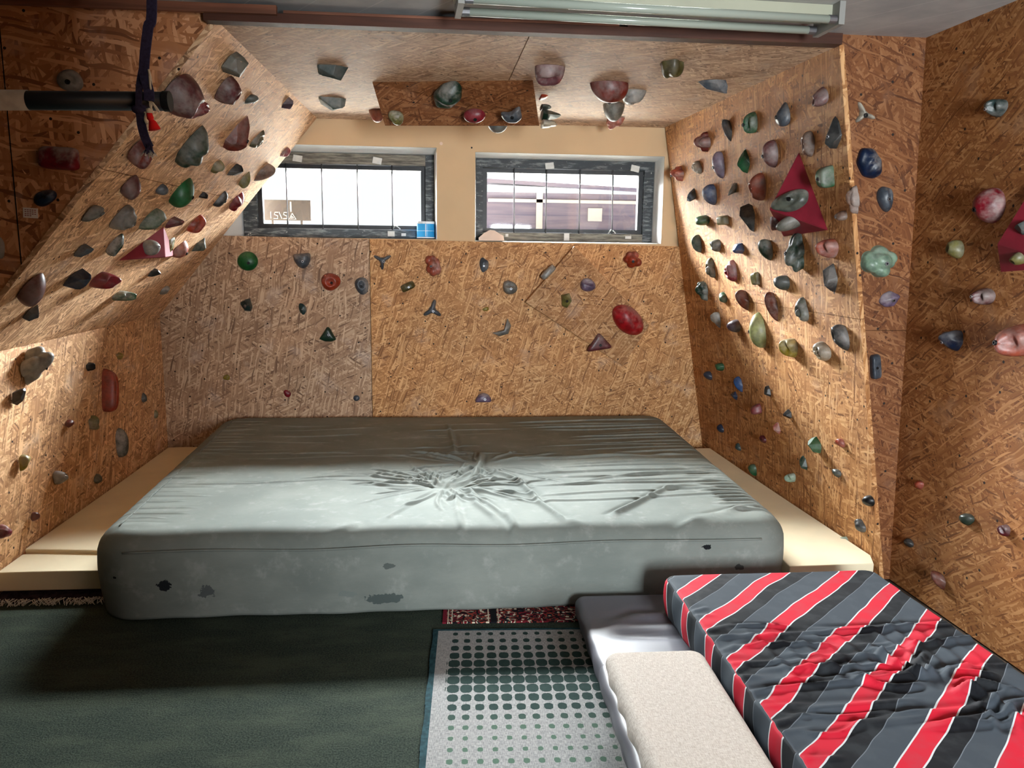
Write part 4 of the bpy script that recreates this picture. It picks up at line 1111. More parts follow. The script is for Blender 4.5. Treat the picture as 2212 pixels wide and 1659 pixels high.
tag(v3, 'dark red volume cut by the frame edge on the right wall', 'climbing volume', 'red painted climbing volumes')
PL['4'] = facing(b1_, b2_, a3); PL['5'] = facing(b2_, b3_, a3)
# screws in the pyramid
# hanging box under the alcove ceiling
c0, c1 = atZ(804, 177, ZT), atZ(1151, 173, ZT); yl = 4.44
d0_, d1_ = atY(832, 272, yl), atY(1165, 272, yl)
bk = 4.72
yr = bk + .03
vx = [c0 + (0, 0, .001), c1 + (0, 0, .001), d1_, d0_, (c0[0] + .02, yr, ZT + .001), (c1[0] + .08, yr, ZT + .001)]
hb = solid('hanging_box', vx, [(0, 1, 2, 3), (3, 2, 5, 4), (0, 3, 4), (1, 5, 2), (0, 4, 5, 1)], OSB['front'], bevel=.0015)
tag(hb, 'brown chipboard box volume hanging from the alcove ceiling', 'climbing volume')
PL['X'] = facing(c0, c1, d0_)
# tilted wedge on the back wall
wa, wb, wc, wd = on('B', 1238, 532), on('B', 1133, 652), on('B', 1345, 790), on('B', 1402, 702)
q = lambda p, k: np.array(p) - np.array((0, k, 0))
vx = [wa, wb, wc, wd, q(wa, .055), q(wb, .055), q(wc, .012), q(wd, .012)]
vx = [np.array(v, float) for v in vx]
for i in range(4): vx[i] = vx[i] + np.array((0, .001, 0))
wdg = solid('wooden_wedge', vx, [(0, 1, 2, 3), (4, 5, 6, 7), (0, 1, 5, 4), (1, 2, 6, 5), (2, 3, 7, 6), (3, 0, 4, 7)], OSB['wedge'], bevel=.002)
tag(wdg, 'tilted chipboard wedge volume fixed on the back wall under the right window', 'climbing volume')
PL['V'] = facing(vx[4], vx[5], vx[7])

GROUPS = {'D': 'holds on the dark board', 'L': 'holds on the left overhang', 'W': 'holds on the low left wall', 'C': 'holds on the alcove ceiling', 'X': 'holds on the hanging box',
          'Y': 'holds on the hanging box', 'Z': 'holds on the hanging box', 'R': 'holds on the right panel', 'F': 'holds on the narrow right board', 'K': 'holds on the right wall', 'B': 'holds on the back wall',
          'V': 'holds on the wooden wedge', '1': 'holds on red volumes', '2': 'holds on red volumes', '3': 'holds on red volumes', '4': 'holds on red volumes', '5': 'holds on red volumes'}
# one bolt mesh: washer rim with a hex recess
def bolt_mesh(name, mat, r=.0085):
    bm = bmesh.new(); n = 18
    def ring(rr, z, k=n): return [bm.verts.new((rr * math.cos(2 * PI * i / k), rr * math.sin(2 * PI * i / k), z)) for i in range(k)]
    A_ = ring(r, -.004); B_ = ring(r, .003); C_ = ring(r * .9, .004); D_ = ring(r * .52, .004); E_ = ring(r * .5, .0005)
    for p, q_ in ((A_, B_), (B_, C_), (C_, D_), (D_, E_)):
        for i in range(n): bm.faces.new((p[i], p[(i + 1) % n], q_[(i + 1) % n], q_[i]))
    bm.faces.new(E_)
    me = bpy.data.meshes.new(name); bm.to_mesh(me); bm.free(); me.materials.append(mat)
    if mat is M['bolt']: 
        me.materials.append(M['bolt_dark']); me.polygons[-1].material_index = 1
        for i in range(3 * n, 4 * n): me.polygons[i].material_index = 1
    return me
BOLT = bolt_mesh('bolt', M['bolt']); HOLE = bolt_mesh('bolt_hole', M['bolt_dark'], .0095)

def make_hold(row, seed):
    key, cx, cy, Lp, Wp, ang, kind, col, chk, bolt, label = row.split('|')
    cx, cy, Lp, Wp, ang, chk = map(float, (cx, cy, Lp, Wp, ang, chk))
    P, faces, kp, flat = unit_hold(kind, seed)
    a = rad(ang)
    e1 = RT * math.cos(a) - UP * math.sin(a); e2 = RT * math.sin(a) + UP * math.cos(a)
    if e2 @ UP < 0: e2 = -e2
    i1 = np.array((math.cos(a), math.sin(a))); i2 = np.array((math.sin(a), -math.cos(a)))
    if i2[1] > 0: i2 = -i2
    if key == 'Z':
        u = np.array((1.0, 0, 0)); q0 = (d0_ + d1_) / 2; q1 = np.array((q0[0], yr, ZT)); v = (q1 - q0); v[0] = 0; v /= np.linalg.norm(v)
        n = np.cross(u, v); n = -n if n[2] > 0 else n
        O = q0 + v * .05; z = (O - EYE) @ FW; O = O + u * ((cx - proj(O)[0]) * z / FOC)
        ru, rv, p = Lp * z / FOC / 2, .045, .052
        left = False
    elif key == 'Y':
        n = np.array((1.0, 0, 0)); d = None
        O = atY(1163, cy, 4.52); O = np.array((d1_[0] + .028 - max(0, (O[2] - 2.2)) * .1, 4.52, O[2])); z = (O - EYE) @ FW
        u, v = np.array((0, 1.0, 0)), np.array((0, 0, 1.0))
        ru, rv, p = .07, Wp * z / FOC / 2, max(.02, (cx + Lp / 2 - 1163) * z / FOC)
        off = np.zeros(3)
    else:
        n, d = PL[key]
        O = hit(cx, cy, n, d); z = (O - EYE) @ FW
        look = (O - EYE) / np.linalg.norm(O - EYE); aim = np.array((cx, cy), float)
        if abs(n @ look) < .8:
            # a board seen aslant: the hold shows its profile, long axis across the line of sight
            u = np.cross(n, look); u /= np.linalg.norm(u); v = np.cross(n, u)
            if v @ look > 0: v = -v
            pr = proj(np.array([O, O + .02 * u, O + .02 * n])); iu = pr[1] - pr[0]; iu /= np.linalg.norm(iu)
            iw = np.array((-iu[1], iu[0]))
            if iw @ (pr[2] - pr[0]) < 0: iw = -iw
            Cv = np.outer(i1, i1) * Lp ** 2 / 4 + np.outer(i2, i2) * Wp ** 2 / 4
            c11, c12, c22 = iu @ Cv @ iu, iu @ Cv @ iw, iw @ Cv @ iw
            px_u, px_w = 2 * math.sqrt(c11), 2 * math.sqrt(c22)
            m_ = z / FOC; sh = min(.8, max(-.8, c12 / c22))
            ru = px_u * m_ / 2 * .95; g = abs(n @ look); rv = px_w * m_ / 2 * (.9 if g < .5 else .8); p = kp * px_w * m_ * .75
            r0, p0, u0 = rv, p, ru
            for it in range(14):
                Pp = np.stack([P[:, 0] * ru + sh * P[:, 2] * p, P[:, 1] * rv, P[:, 2] * p], 1)
                pts = proj(O + Pp[:, :1] * u + Pp[:, 1:2] * v + Pp[:, 2:3] * n)
                s1, s2 = pts @ iu, pts @ iw; x1, x2 = np.ptp(s1), np.ptp(s2)
                ru = min(max(ru * (px_u / x1) ** .7, .4 * u0), 1.5 * u0)
                rv = min(max(rv * (px_w / x2) ** .5, .55 * r0), 1.5 * r0); p = min(max(p * (px_w / x2) ** .6, .45 * p0), 1.8 * p0)
                mid = (s1.max() + s1.min()) / 2 * iu + (s2.max() + s2.min()) / 2 * iw
                aim = aim + (np.array((cx, cy)) - mid) * .8
                O = hit(aim[0], aim[1], n, d)
            P = Pp / np.array((ru, rv, p))
        else:
            u = e1 - n * (n @ e1)
            u = u / np.linalg.norm(u); v = np.cross(n, u)
            if v @ e2 < 0: v = -v
            L0_, W0_ = Lp * z / FOC / 2, Wp * z / FOC / 2
            ru, rv = L0_, W0_; kk = kp
            for it in range(14):
                p = kk * math.sqrt(ru * rv)
                pts = proj(O + P[:, :1] * ru * u + P[:, 1:2] * rv * v + P[:, 2:3] * p * n)
                s1, s2 = pts @ i1, pts @ i2
                x1, x2 = np.ptp(s1), np.ptp(s2)
                ru = min(max(ru * (Lp / x1) ** .7, .55 * L0_), 1.7 * L0_); rv = min(max(rv * (Wp / x2) ** .7, .5 * W0_), 1.8 * W0_)
                mid = (s1.max() + s1.min()) / 2 * i1 + (s2.max() + s2.min()) / 2 * i2
                aim = aim + (np.array((cx, cy)) - mid) * .8
                O = hit(aim[0], aim[1], n, d)
    left = np.cross(u, v) @ n < 0
    verts = P * np.array((ru, rv, p))
    verts[-SEG:, 2] = -.0015
    if left: faces = [f[::-1] for f in faces]; 
    # right-handed local frame: mirror x when needed
    uu = -u if left else u
    if left: verts = verts * np.array((-1, 1, 1))
    me = from_np('climbing_hold', verts, faces, smooth=not flat)
    o = new_obj('climbing_hold', me, M['resin'])
    mw = Matrix.Identity(4)
    for i in range(3): mw[i][0] = uu[i]; mw[i][1] = v[i]; mw[i][2] = n[i]; mw[i][3] = O[i]
    o.matrix_world = mw
    if flat:
        md = o.modifiers.new('edges', 'BEVEL'); md.width = .0025; md.segments = 2; md.limit_method = 'ANGLE'; md.angle_limit = rad(28)
    c = lin(PAL[col]); o.color = (c[0] ** 1.2 * .75, c[1] ** 1.2 * .75, c[2] ** 1.2 * .75, chk)  # palette darkened here; backlit shade baked into every hold colour
    tag(o, label.strip(), 'climbing hold', GROUPS[key])
    if bolt != 'n':
        bvh = BVHTree.FromPolygons([tuple(q_) for q_ in verts], faces)
        rr = random.Random(seed + 99)
        for fx, fy in ((.12, -.12), (0, -.3), (0, 0), (-.2, -.1)):
            h_ = bvh.ray_cast(V(((fx + rr.uniform(-.1, .1)) * ru, (fy + rr.uniform(-.08, .08)) * rv, 1)), V((0, 0, -1)))
            if h_[0] is not None: break
        if h_[0] is not None:
            nn = h_[1] if h_[1].z > 0 else -h_[1]
            nn = (nn + V((0, 0, 1.2))).normalized()
            b = bpy.data.objects.new('bolt' if bolt == 'b' else 'bolt_hole', BOLT if bolt == 'b' else HOLE); C.objects.link(b); b.parent = o
            sc = min(1.0, max(.45, min(ru, rv) / .042))
            b.matrix_local = Matrix.Translation(h_[0]) @ nn.to_track_quat('Z', 'Y').to_matrix().to_4x4() @ Matrix.Scale(sc, 4)
    return o

HOLDS = '''
D|152|175|60|48|40|jug|lgrey|.4|h|pale grey dripping-shaped hold high on the dark board above the black bar
D|128|342|92|50|3|block|crimson|.8|n|wide mauve-topped crimson block hold on the dark board below the black bar
D|98|427|52|34|-25|jug|navy|.25|h|dark blue-grey crescent hold just above the white paper tag
D|-4|533|54|30|75|pebble|lgrey|.5|n|grey hold cut by the frame edge, low on the dark board beside the paper tag
L|508|142|56|44|-25|rock|greyg|.25|n|dark grey-green pointed hold topmost on the left overhang
L|397|210|92|86|-65|bowl|mauve|.45|h|largest round mauve dish hold on the left overhang behind the bar end
L|427|241|58|32|-25|swirl|crimson|.6|n|crimson hold with white chalk swirls tucked under the big mauve dish hold
L|495|199|62|50|-50|bowl|maroon|.4|n|maroon teardrop dish hold below the grey-green pointed hold at the overhang top
L|543|217|34|18|-20|pebble|dteal|.25|b|small dark teal hold right of the maroon teardrop dish hold
L|620|226|32|24|-35|rock|purple|.3|n|small mauve-brown wedge hold near the top inner corner of the left overhang
L|522|292|92|48|-55|rock|brownred|.3|h|large red-brown angular hold with a faceted lobed base on the left overhang
L|558|301|48|24|-55|swirl|olive|.5|n|olive-brown ridged hold right against the large red-brown angular hold
L|614|330|30|20|-30|jug|crimson|.6|n|small pink-red notched hold at the overhang edge above the window corner
L|423|323|100|56|-58|ridge|dgreen|.3|n|largest dark green ridged hold on the left overhang
L|470|362|33|28|-40|lump|yolive|.5|n|small olive heart-shaped hold below the big dark green ridged hold
L|507|371|42|24|-25|rock|char|.3|n|dark grey rocky hold beside the small olive heart-shaped hold
L|531|387|42|24|-68|leaf|yolive|.45|n|olive leaf-shaped hold leaning against the pinkish leaf hold
L|569|377|58|30|-30|leaf|tan|.5|n|pinkish-brown leaf hold with layered rings at the overhang edge beside the window
L|351|412|27|24|-30|pebble|slate|.2|n|small slate blue round hold left of the bright green smooth hold
L|398|419|72|42|-58|sloper|bgreen|.05|h|bright green smooth pointed hold in the middle of the left overhang
L|439|424|24|15|0|rock|black|.1|n|tiny black hold right of the bright green smooth hold
L|477|431|42|22|-50|cyl|char|.25|h|dark brown cylindrical hold between the tiny black hold and the crimson lump
L|512|434|48|28|-55|lump|crimson|.25|n|crimson knobbly hold at the overhang edge beside the window frame
L|310|330|70|50|-70|jug|brownred|.4|n|red-brown stepped hold behind the frayed rope end
L|287|406|54|38|-68|sloper|mauve|.3|n|mauve drop-shaped hold left of the small slate blue round hold
L|202|465|54|28|-30|swirl|grey|.45|n|mottled grey low hold nearest the dark board edge on the left overhang
L|270|477|66|46|-40|swirl|grey|.35|b|mottled grey oval hold with a round swirl on the left overhang
L|330|479|64|36|-35|bowl|green|.55|n|green hold with chalk-white top just above the left red triangular volume
L|375|484|42|28|-25|rock|mauve|.25|n|mauve wedge hold touching the top corner of the left red volume
L|424|486|48|32|-40|jug|orange|.4|n|orange-brown split hold right of the mauve wedge by the left red volume
L|252|530|56|26|-55|bowl|dgreen|.9|n|pale sliver hold with dark green rim left of the left red volume
L|369|527|40|20|-70|swirl|yolive|.4|n|olive ringed hold peeping out behind the left red volume
L|390|541|46|30|-50|sloper|salmon|.45|h|salmon rounded hold with a dark bolt hole right of the left red volume
L|430|533|50|24|-30|rock|dgreen|.35|n|dark green hold with a white tip lowest by the window corner of the overhang
L|180|545|42|25|-35|rock|slate|.2|n|slate grey hold left of the pale dark-rimmed sliver hold
L|331|592|32|20|-15|rock|char|.3|n|small dark slate hold below the left red triangular volume
L|168|607|60|40|-35|rock|navy|.12|n|navy blue faceted hold left of the crimson saddle hold
L|226|610|66|40|-12|jug|crimson|.1|n|glossy crimson saddle-shaped hold right of the navy faceted hold
L|267|642|58|26|-5|jug|green|.75|n|pale green chalky hold below the crimson saddle hold
L|353|628|30|18|-30|pebble|lgrey|.5|n|small silvery grey hold lowest on the right of the left overhang
L|75|628|80|46|-58|sloper|mauve|.25|n|large mauve smooth hold low on the left overhang by the frame edge
L|72|679|44|26|-45|rock|slate|.2|n|slate hold directly under the large mauve smooth hold
W|80|790|98|56|-52|cluster|lgrey|.4|h|lumpy grey and pink double-pocket hold on the low left wall
W|41|857|42|24|-58|rock|black|.2|n|black wedge hold below the lumpy grey and pink hold
W|196|792|21|19|0|rock|black|.1|n|small black square hold left of the long red-orange hold
W|238|843|95|38|86|longjug|orange|.12|n|long red-orange upright hold on the low left wall
W|310|858|22|16|80|pebble|dteal|.3|n|tiny teal hold right of the long red-orange hold
W|151|915|21|16|-30|pebble|brownred|.2|n|tiny red hold between the black wedge and the olive knob, low left wall
W|203|913|32|24|80|lump|yolive|.5|n|olive chalky knob below the long red-orange hold
W|258|769|18|16|0|lump|yellow|.4|n|tiny yellow-olive hold above the long red-orange hold
W|263|956|64|30|85|pebble|greyg|.7|n|long chalky grey-green upright hold near the foam on the low left wall
W|53|1000|38|24|-68|lump|yellow|.3|n|dark yellow-olive hold near the frame edge on the low left wall
W|131|1032|34|30|0|swirl|lgrey|.3|n|silver-grey wavy hold on the low left wall
W|77|1116|22|18|-40|pebble|brownred|.15|n|small dark red hold below the silver-grey wavy hold
W|10|1149|34|32|-30|lump|crimson|.55|n|crimson chalky hold cut by the frame edge just above the foam
W|335|894|20|14|80|pebble|yolive|.4|n|tiny dull olive hold nearest the back corner on the low left wall
W|212|1034|22|18|70|pebble|olive|.3|n|dull brown-olive hold right of the silver-grey wavy hold
C|718|156|68|34|0|rock|dteal|.2|n|dark grey-green hold on the ceiling left of the hanging wooden box, nearer the beam
C|717|224|60|30|5|rock|dgreen|.45|n|dark green hold with white streaks on the ceiling nearest the window wall corner
C|1188|162|66|48|-5|jug|mauve|.45|n|mauve-grey cup hold on the ceiling just right of the hanging wooden box
C|813|250|34|30|10|sloper|salmon|.3|n|salmon hold half hidden behind the left end of the hanging wooden box
Z|1073|276|42|18|0|sloper|grey|.3|n|grey rounded hold showing below the bottom edge of the hanging wooden box
C|1316|198|84|50|5|sloper|brownred|.25|h|large red-brown dome hold on the ceiling above the grey-green ball
C|1370|209|54|34|-10|swirl|lgrey|.4|n|grey hold with dark streaks right of the large red-brown dome
C|1326|241|46|44|0|dome|greyg|.5|n|grey-green ball hold hanging under the red-brown dome
C|1330|266|42|26|-15|cluster|salmon|.4|n|pink and orange horned hold nearest the window wall on the ceiling
C|1452|148|52|42|5|lump|olive|.15|n|olive-brown blocky hold on the ceiling nearest the beam
C|1540|187|66|30|10|rock|slate|.35|n|grey wedge hold on the ceiling closest to the right panel
X|968|205|70|54|-50|ridge|dgreen|.5|h|large dark green hold with white stripes on the hanging wooden box
X|855|254|36|30|20|swirl|yolive|.6|n|pale olive hold at the left end of the hanging wooden box
X|1025|250|46|34|-20|sloper|crimson|.15|h|crimson hold on the hanging wooden box
X|1105|250|44|34|-10|horn|slate|.35|h|grey horned hold at the right end of the hanging wooden box
Y|1186|248|40|22|-10|rock|dgreen|.4|n|green and white wedge hold on the right side face of the wooden box
Y|1173|268|44|18|-15|swirl|cream|.5|n|white and grey striped hold lowest on the side face of the wooden box
Y|1168|205|26|20|60|pebble|orange|.2|n|orange-brown knob on the side face of the wooden box, nearest the beam
Y|1168|232|32|14|85|ridge|greyg|.4|n|narrow grey upright hold on the side face of the wooden box
R|1772|209|46|34|-60|bowl|mauve|.4|b|grey-maroon ringed hold topmost on the right panel
R|1691|247|54|32|100|pebble|slate|.3|h|slate smooth oval hold near the top of the right panel
R|1621|265|47|33|95|jug|green|.5|h|green hold with grey top left of the slate smooth oval hold
R|1571|282|50|20|75|leaf|char|.25|b|thin dark blade-shaped hold left of the grey-topped green hold
R|1517|307|44|38|80|cluster|brownred|.4|n|brown-red four-lobed hold in the top window-side corner of the right panel
R|1800|286|72|38|95|rock|char|.12|b|charcoal tall triangular hold at the front edge of the right panel
R|1746|311|56|30|85|bowl|tan|.45|b|pinkish-brown ringed hold right above the tip of the red pyramid volume
R|1664|333|60|36|80|sloper|mauve|.4|h|two-tone grey and mauve egg hold left of the red pyramid tip
R|1606|349|52|28|85|rock|green|.1|n|glossy green faceted hold between the purple-pink and two-tone egg holds
R|1552|357|60|27|80|sloper|lilac|.25|h|purple-pink long smooth hold on the right panel
R|1505|362|30|22|70|swirl|beige|.5|n|small cream mottled hold left of the purple-pink long hold
R|1463|376|34|30|60|cluster|salmon|.4|h|orange lobed hold nearest the window on the right panel
R|1782|382|48|42|90|square|green|.4|h|green squarish barrel hold right of the red pyramid volume
R|1636|404|60|40|85|bowl|salmon|.35|h|brown-pink round hold with a top lobe left of the red pyramid volume
R|1533|421|46|32|75|sloper|blue|.45|n|blue hold with beige chalky top on the right panel
R|1582|409|30|19|-60|rock|greyg|.5|n|small grey-olive pointed hold between the blue and brown-pink holds
R|1493|421|30|19|-70|rock|slate|.3|n|small dark slate notched hold left of the blue chalky-topped hold
R|1615|471|62|34|80|rock|char|.3|n|charcoal craggy hold below the brown-pink round hold
R|1518|476|32|22|-5|half|green|.3|n|green half-round hold near the window corner of the right panel
R|1561|476|27|20|0|block|yolive|.4|n|small olive square hold right of the green half-round hold
R|1816|466|30|21|-15|pebble|tan|.4|b|small beige hold right of the red pyramid near the panel edge
R|1842|432|62|30|85|cluster|tan|.55|n|beige knotted hold wrapping the front edge of the right panel
R|1505|527|40|22|78|leaf|dgreen|.25|n|dark green fin-shaped hold at the window-side edge below the green half-round hold
R|1546|531|28|24|60|bowl|greyg|.4|h|grey round hold with a hole right of the dark green fin
R|1595|537|27|24|0|rock|blue|.35|n|blue chipped hold between the grey round and green-mauve holds
R|1654|540|50|28|62|sloper|dgreen|.45|n|green and mauve slanted oval hold left of the largest green hold
R|1716|544|90|44|95|cluster|dgreen|.3|h|largest green craggy hold just below the red pyramid volume
R|1787|538|54|40|15|jug|salmon|.4|n|brown and orange rounded hold right of the largest green craggy hold
R|1534|579|44|22|82|swirl|olive|.4|n|olive long hold below the dark green fin
R|1578|586|48|28|75|swirl|crimson|.4|n|crimson folded hold right of the olive long hold
R|1631|602|28|20|80|block|yolive|.4|n|small olive hold right of the crimson folded hold
R|1689|612|38|31|25|sloper|dteal|.2|n|dark teal smooth round hold below the largest green craggy hold
R|1794|601|62|32|85|rock|char|.35|h|charcoal beak-shaped hold near the front edge of the right panel
R|1516|630|44|28|75|cluster|dgreen|.6|n|white-capped dark green craggy hold next to the back board edge
R|1562|643|24|18|75|pebble|green|.3|n|small green hold right of the white-capped craggy hold
R|1604|649|48|27|65|leaf|brown|.15|n|brown smooth pointed hold left of the brown spike
R|1667|663|68|23|68|leaf|brown|.3|n|long brown spike hold pointing down on the right panel
R|1731|669|54|30|85|swirl|greyg|.4|n|dark grey ribbed block hold right of the long brown spike
R|1816|730|62|34|62|bowl|char|.35|n|charcoal leaf-shaped hold at the board seam near the front edge
R|1546|692|36|21|68|lump|lgrey|.5|n|grey hold with sunlit white top near the back board edge
R|1585|705|31|28|0|dome|purple|.35|n|dark purple round knob left of the large pale green hold
R|1636|714|78|37|82|sloper|ltgreen|.2|h|large pale yellow-green oblong hold on the right panel
R|1704|753|46|38|40|jug|yellow|.4|n|yellow hooked hold right of the large pale oblong hold
R|1776|759|46|37|50|swirl|beige|.5|n|beige-grey curled hold below the board seam on the right panel
R|1555|793|20|18|0|half|green|.1|n|small green foothold above the blue one, low near the back board
R|1529|812|23|16|40|pebble|navy|.1|n|small navy foothold nearest the back board edge
R|1595|831|36|18|70|leaf|blue|.15|n|long blue foothold low on the right panel
R|1586|856|20|14|60|rock|navy|.1|n|tiny blue-black foothold just under the long blue foothold
R|1657|846|25|15|70|rock|black|.1|n|upper black foothold in the light band of the right panel
R|1633|884|26|21|-40|cyl|crimson|.15|n|crimson peg foothold in the light band
R|1701|895|23|16|40|rock|black|.08|n|lower black foothold above the green five-sided hold
R|1678|926|26|15|80|rock|orange|.45|n|small orange-brown peg foothold with white top below the crimson peg
R|1648|949|18|14|60|pebble|maroon|.1|n|tiny dark red foothold left of the orange-brown peg
R|1556|926|20|14|60|pebble|navy|.05|n|tiny navy foothold just above the grey mat corner
R|1594|966|18|12|60|pebble|dteal|.1|n|tiny dark teal foothold near the top end of the foam strip
R|1760|963|38|29|65|rock|green|.12|n|green five-sided foothold on the lower right panel
R|1815|958|24|17|40|pebble|orange|.2|n|flat orange foothold right of the green five-sided one
R|1735|1001|33|16|72|rock|dgreen|.2|n|dark green narrow foothold below the green five-sided one
R|1626|1016|27|18|70|pebble|green|.15|n|shaded green foothold beside the upper foam strip
R|1707|1033|26|20|-10|jug|pgreen|.5|n|pale green cup foothold with white rim low on the right panel
R|1808|1022|24|15|40|pebble|dteal|.25|n|flat teal foothold low near the front edge of the right panel
R|1876|1083|28|24|30|dome|black|.05|n|glossy black knob foothold at the front edge of the right panel
R|1858|1136|33|22|60|pebble|char|.25|n|charcoal oval foothold under the glossy black knob
R|1819|1173|30|26|0|block|pgreen|.6|n|pale teal square foothold just above the right foam strip
F|1862|250|52|40|40|star|cream|.35|h|cream three-pronged horn hold topmost on the narrow right board
F|1877|352|70|54|60|ridge|navy|.65|n|blue and cream two-tone hold on the narrow right board
F|1913|430|56|38|75|jug|slate|.55|b|grey-blue hooked hold on the narrow right board
F|1897|564|76|68|20|cluster|pgreen|.35|b|pale green bunch-of-balls hold on the narrow right board
F|1921|646|48|34|-15|leaf|lilac|.55|b|pale mauve chalky hold below the bunch-of-balls hold
F|1891|792|54|28|82|block|slate|.45|h|grey angular upright hold lowest on the narrow right board
K|2151|232|54|40|25|jug|dteal|.35|b|dark green-grey hold topmost on the right wall
K|2137|443|80|70|65|dome|crimson|.6|h|large round crimson hold with chalky top on the right wall
K|2063|538|44|38|40|bowl|yolive|.4|h|olive round hold with pits left of the right wall red volume
K|2123|640|58|36|-5|jug|maroon|.5|b|maroon ringed hold below the right wall red volume
K|2054|736|58|42|25|lump|navy|.25|b|dark slate-blue knobbly hold on the right wall
K|2196|735|100|68|-15|jug|salmon|.4|h|large salmon-red hold cut by the frame edge on the right wall
K|1986|1048|23|18|30|pebble|orange|.15|n|small orange-red foothold near the corner on the right wall
K|2089|1122|35|25|15|pebble|dgreen|.15|n|dark green foothold low on the right wall
K|2169|1147|30|26|10|jug|maroon|.3|n|dark red foothold right of the dark green one, low on the right wall
K|1963|1173|24|18|35|pebble|black|.1|n|small black-green foothold lowest by the right corner
K|2028|1254|48|26|58|leaf|brown|.15|n|brown leaf-shaped hold just above the striped mattress
B|535|564|45|42|0|dome|bgreen|.1|h|green round button hold under the left window
B|653|564|38|33|-5|half2|slate|.45|b|slate purple half-moon hold right of the green button
B|715|609|42|38|0|bowl|orange|.15|h|red-orange cup hold under the left window
B|782|618|38|30|80|bowl|slate|.55|h|grey-blue oval hold beside the back wall seam
B|535|660|28|25|60|rock|dteal|.15|b|dark green small rounded hold below the green button
B|654|667|26|16|75|pebble|dteal|.3|b|small teal oval hold below the slate half-moon
B|708|722|36|32|0|fan|dgreen|.05|b|dark green fan-shaped hold below the red-orange cup
B|489|815|15|12|0|pebble|yellow|.2|n|tiny yellow foothold lowest at the left of the back wall
B|620|850|18|14|40|pebble|crimson|.15|n|tiny crimson foothold just above the mat, left back board
B|770|860|14|13|0|dome|slate|.2|b|tiny slate round foothold by the seam above the mat
B|826|567|38|32|0|star|slate|.25|b|slate three-armed hold just right of the back wall seam
B|936|574|46|34|85|cluster|salmon|.45|b|pink lobed hold under the gap between the windows
B|881|619|31|17|-25|cyl|olive|.3|b|dark olive capsule hold under the slate three-armed hold
B|934|665|38|36|0|bat|slate|.3|b|slate curved three-point hold below the pink lobed hold
B|1046|572|32|20|85|pebble|slate|.3|b|slate blue upright oval hold under the right window
B|1102|621|32|30|5|jug|grey|.4|b|grey pail-shaped hold right of the slate upright oval
B|1089|712|46|26|-45|horn2|grey|.35|n|grey sharp crescent hold in the middle of the back wall
B|1049|668|14|9|-20|pebble|yellow|.3|n|tiny yellow-green chip hold under the slate upright oval
B|1044|859|35|21|0|half|lilac|.5|b|lilac half-round foothold centred just above the mat
V|1223|650|31|24|75|rock|yolive|.25|h|olive pointed hold on the tilted wooden wedge
V|1270|616|34|29|20|jug|lilac|.5|n|mauve and white notched hold on the tilted wooden wedge
V|1356|691|80|54|38|sloper|red|.3|n|large glossy red oval hold on the tilted wooden wedge
V|1293|739|54|38|-5|trih|mauve|.4|h|thin mauve triangular hold on the tilted wooden wedge
V|1184|588|38|15|-45|cyl|lgrey|.4|n|pale grey bar hold on the raised edge of the wooden wedge
B|1367|561|42|38|20|cluster|orange|.2|h|orange lobed hold under the right window above the wooden wedge
1|327|535|40|34|15|pebble|lgrey|.35|b|pale grey bolted hold on the left red triangular volume
2|1706|434|84|48|-5|swirl|greyg|.45|h|large grey-green wavy hold on the face of the red pyramid
3|1703|487|54|30|-10|sloper|greyg|.45|n|grey rounded hold on the lower face of the red pyramid
3|1671|484|34|17|75|pebble|mauve|.35|n|small mauve hold beside the grey one under the red pyramid
5|2199|561|34|28|-10|bowl|yolive|.35|h|pale olive hold on the lower face of the right wall volume
4|2208|490|34|30|70|rock|dteal|.3|n|dark teal hold cut by the frame edge on the right wall volume
'''
for k, row in enumerate([q_ for q_ in HOLDS.strip().splitlines() if q_ and not q_.startswith('#')]):
    make_hold(row, 11 + k * 7)

# ------------------------------------------------------------------ light
w = bpy.data.worlds.new('overcast_sky'); bpy.context.scene.world = w; w.use_nodes = True
nt = w.node_tree; bg = nt.nodes['Background']
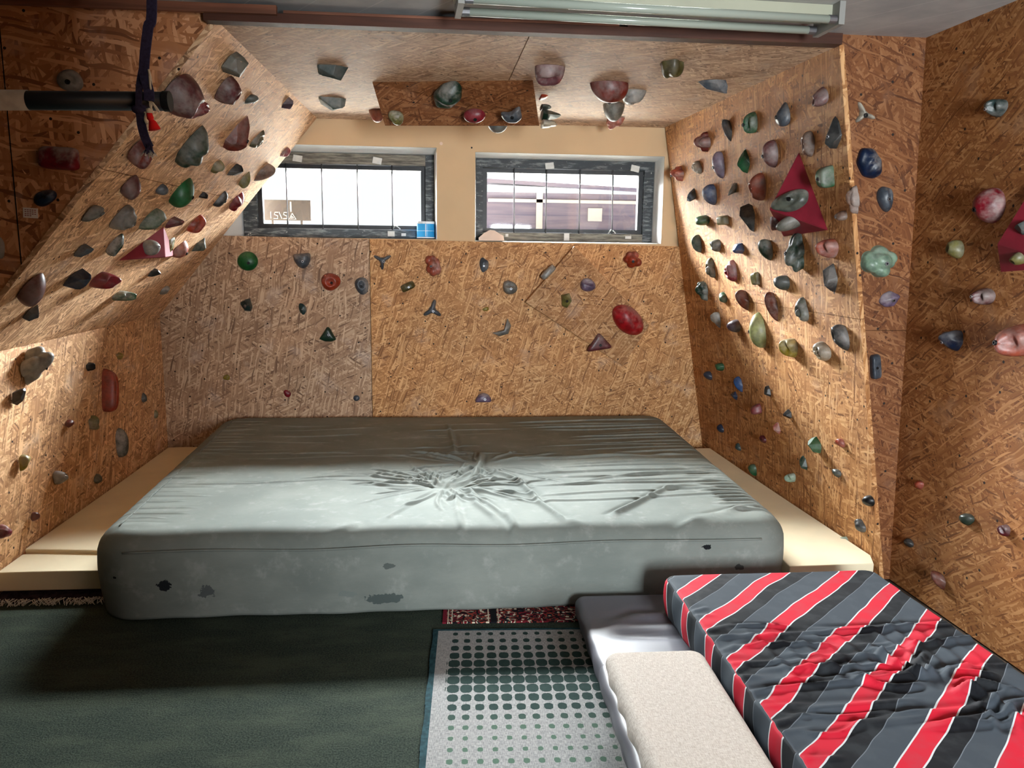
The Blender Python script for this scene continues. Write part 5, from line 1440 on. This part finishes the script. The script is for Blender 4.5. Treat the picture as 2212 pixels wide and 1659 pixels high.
# a pale overcast sky with two bright veiled patches high beyond the windows
tc = nt.nodes.new('ShaderNodeTexCoord')
dots = []
for az in (36, -30):
    vm = nt.nodes.new('ShaderNodeVectorMath'); vm.operation = 'DOT_PRODUCT'; nt.links.new(tc.outputs['Generated'], vm.inputs[0])
    vm.inputs[1].default_value = (math.sin(rad(az)) * math.cos(rad(38)), math.cos(rad(az)) * math.cos(rad(38)), math.sin(rad(38))); dots.append(vm)
vm = nt.nodes.new('ShaderNodeMath'); vm.operation = 'MAXIMUM'
nt.links.new(dots[0].outputs['Value'], vm.inputs[0]); nt.links.new(dots[1].outputs['Value'], vm.inputs[1])
mr = nt.nodes.new('ShaderNodeMapRange'); mr.interpolation_type = 'SMOOTHERSTEP'; nt.links.new(vm.outputs['Value'], mr.inputs[0])
mr.inputs[1].default_value = 0.82; mr.inputs[2].default_value = 0.96; mr.inputs[3].default_value = SKY0; mr.inputs[4].default_value = SKY
bg.inputs[0].default_value = (.97, .985, 1.0, 1); nt.links.new(mr.outputs[0], bg.inputs[1])
def portal(name, loc, rot, sx_, sy_):
    l = bpy.data.lights.new(name, 'AREA'); l.shape = 'RECTANGLE'; l.size = sx_; l.size_y = sy_; l.cycles.is_portal = True
    o = bpy.data.objects.new(name, l); C.objects.link(o); o.location = loc; o.rotation_euler = rot; return o
for i, ww in enumerate((W1, W2)):
    portal('window_portal', ((ww[0] + ww[1]) / 2, YX + .02, (ww[2] + ww[3]) / 2), (rad(-90), 0, 0), ww[1] - ww[0], ww[3] - ww[2])
l = bpy.data.lights.new('daylight_rear_window', 'AREA'); l.shape = 'RECTANGLE'; l.size = BW[1] - BW[0]; l.size_y = BW[3] - BW[2]
l.energy = REAR; l.color = (.90, .96, 1.0)
lo = bpy.data.objects.new('daylight_rear_window', l); C.objects.link(lo)
lo.location = ((BW[0] + BW[1]) / 2, -2.05, (BW[2] + BW[3]) / 2); lo.rotation_euler = (rad(90), 0, 0)

sc = bpy.context.scene
vs_ = sc.view_settings
sc.display_settings.display_device = 'sRGB'
vs_.view_transform = 'Standard'; vs_.look = 'None'; vs_.gamma = 1.0; vs_.use_curve_mapping = False; vs_.exposure = EXPO
sc.cycles.use_denoising = True
sc.cycles.max_bounces = 10; sc.cycles.diffuse_bounces = 6; sc.cycles.glossy_bounces = 3; sc.cycles.transparent_max_bounces = 12
sc.cycles.sample_clamp_indirect = 12.0
sc.cycles.caustics_reflective = False; sc.cycles.caustics_refractive = False
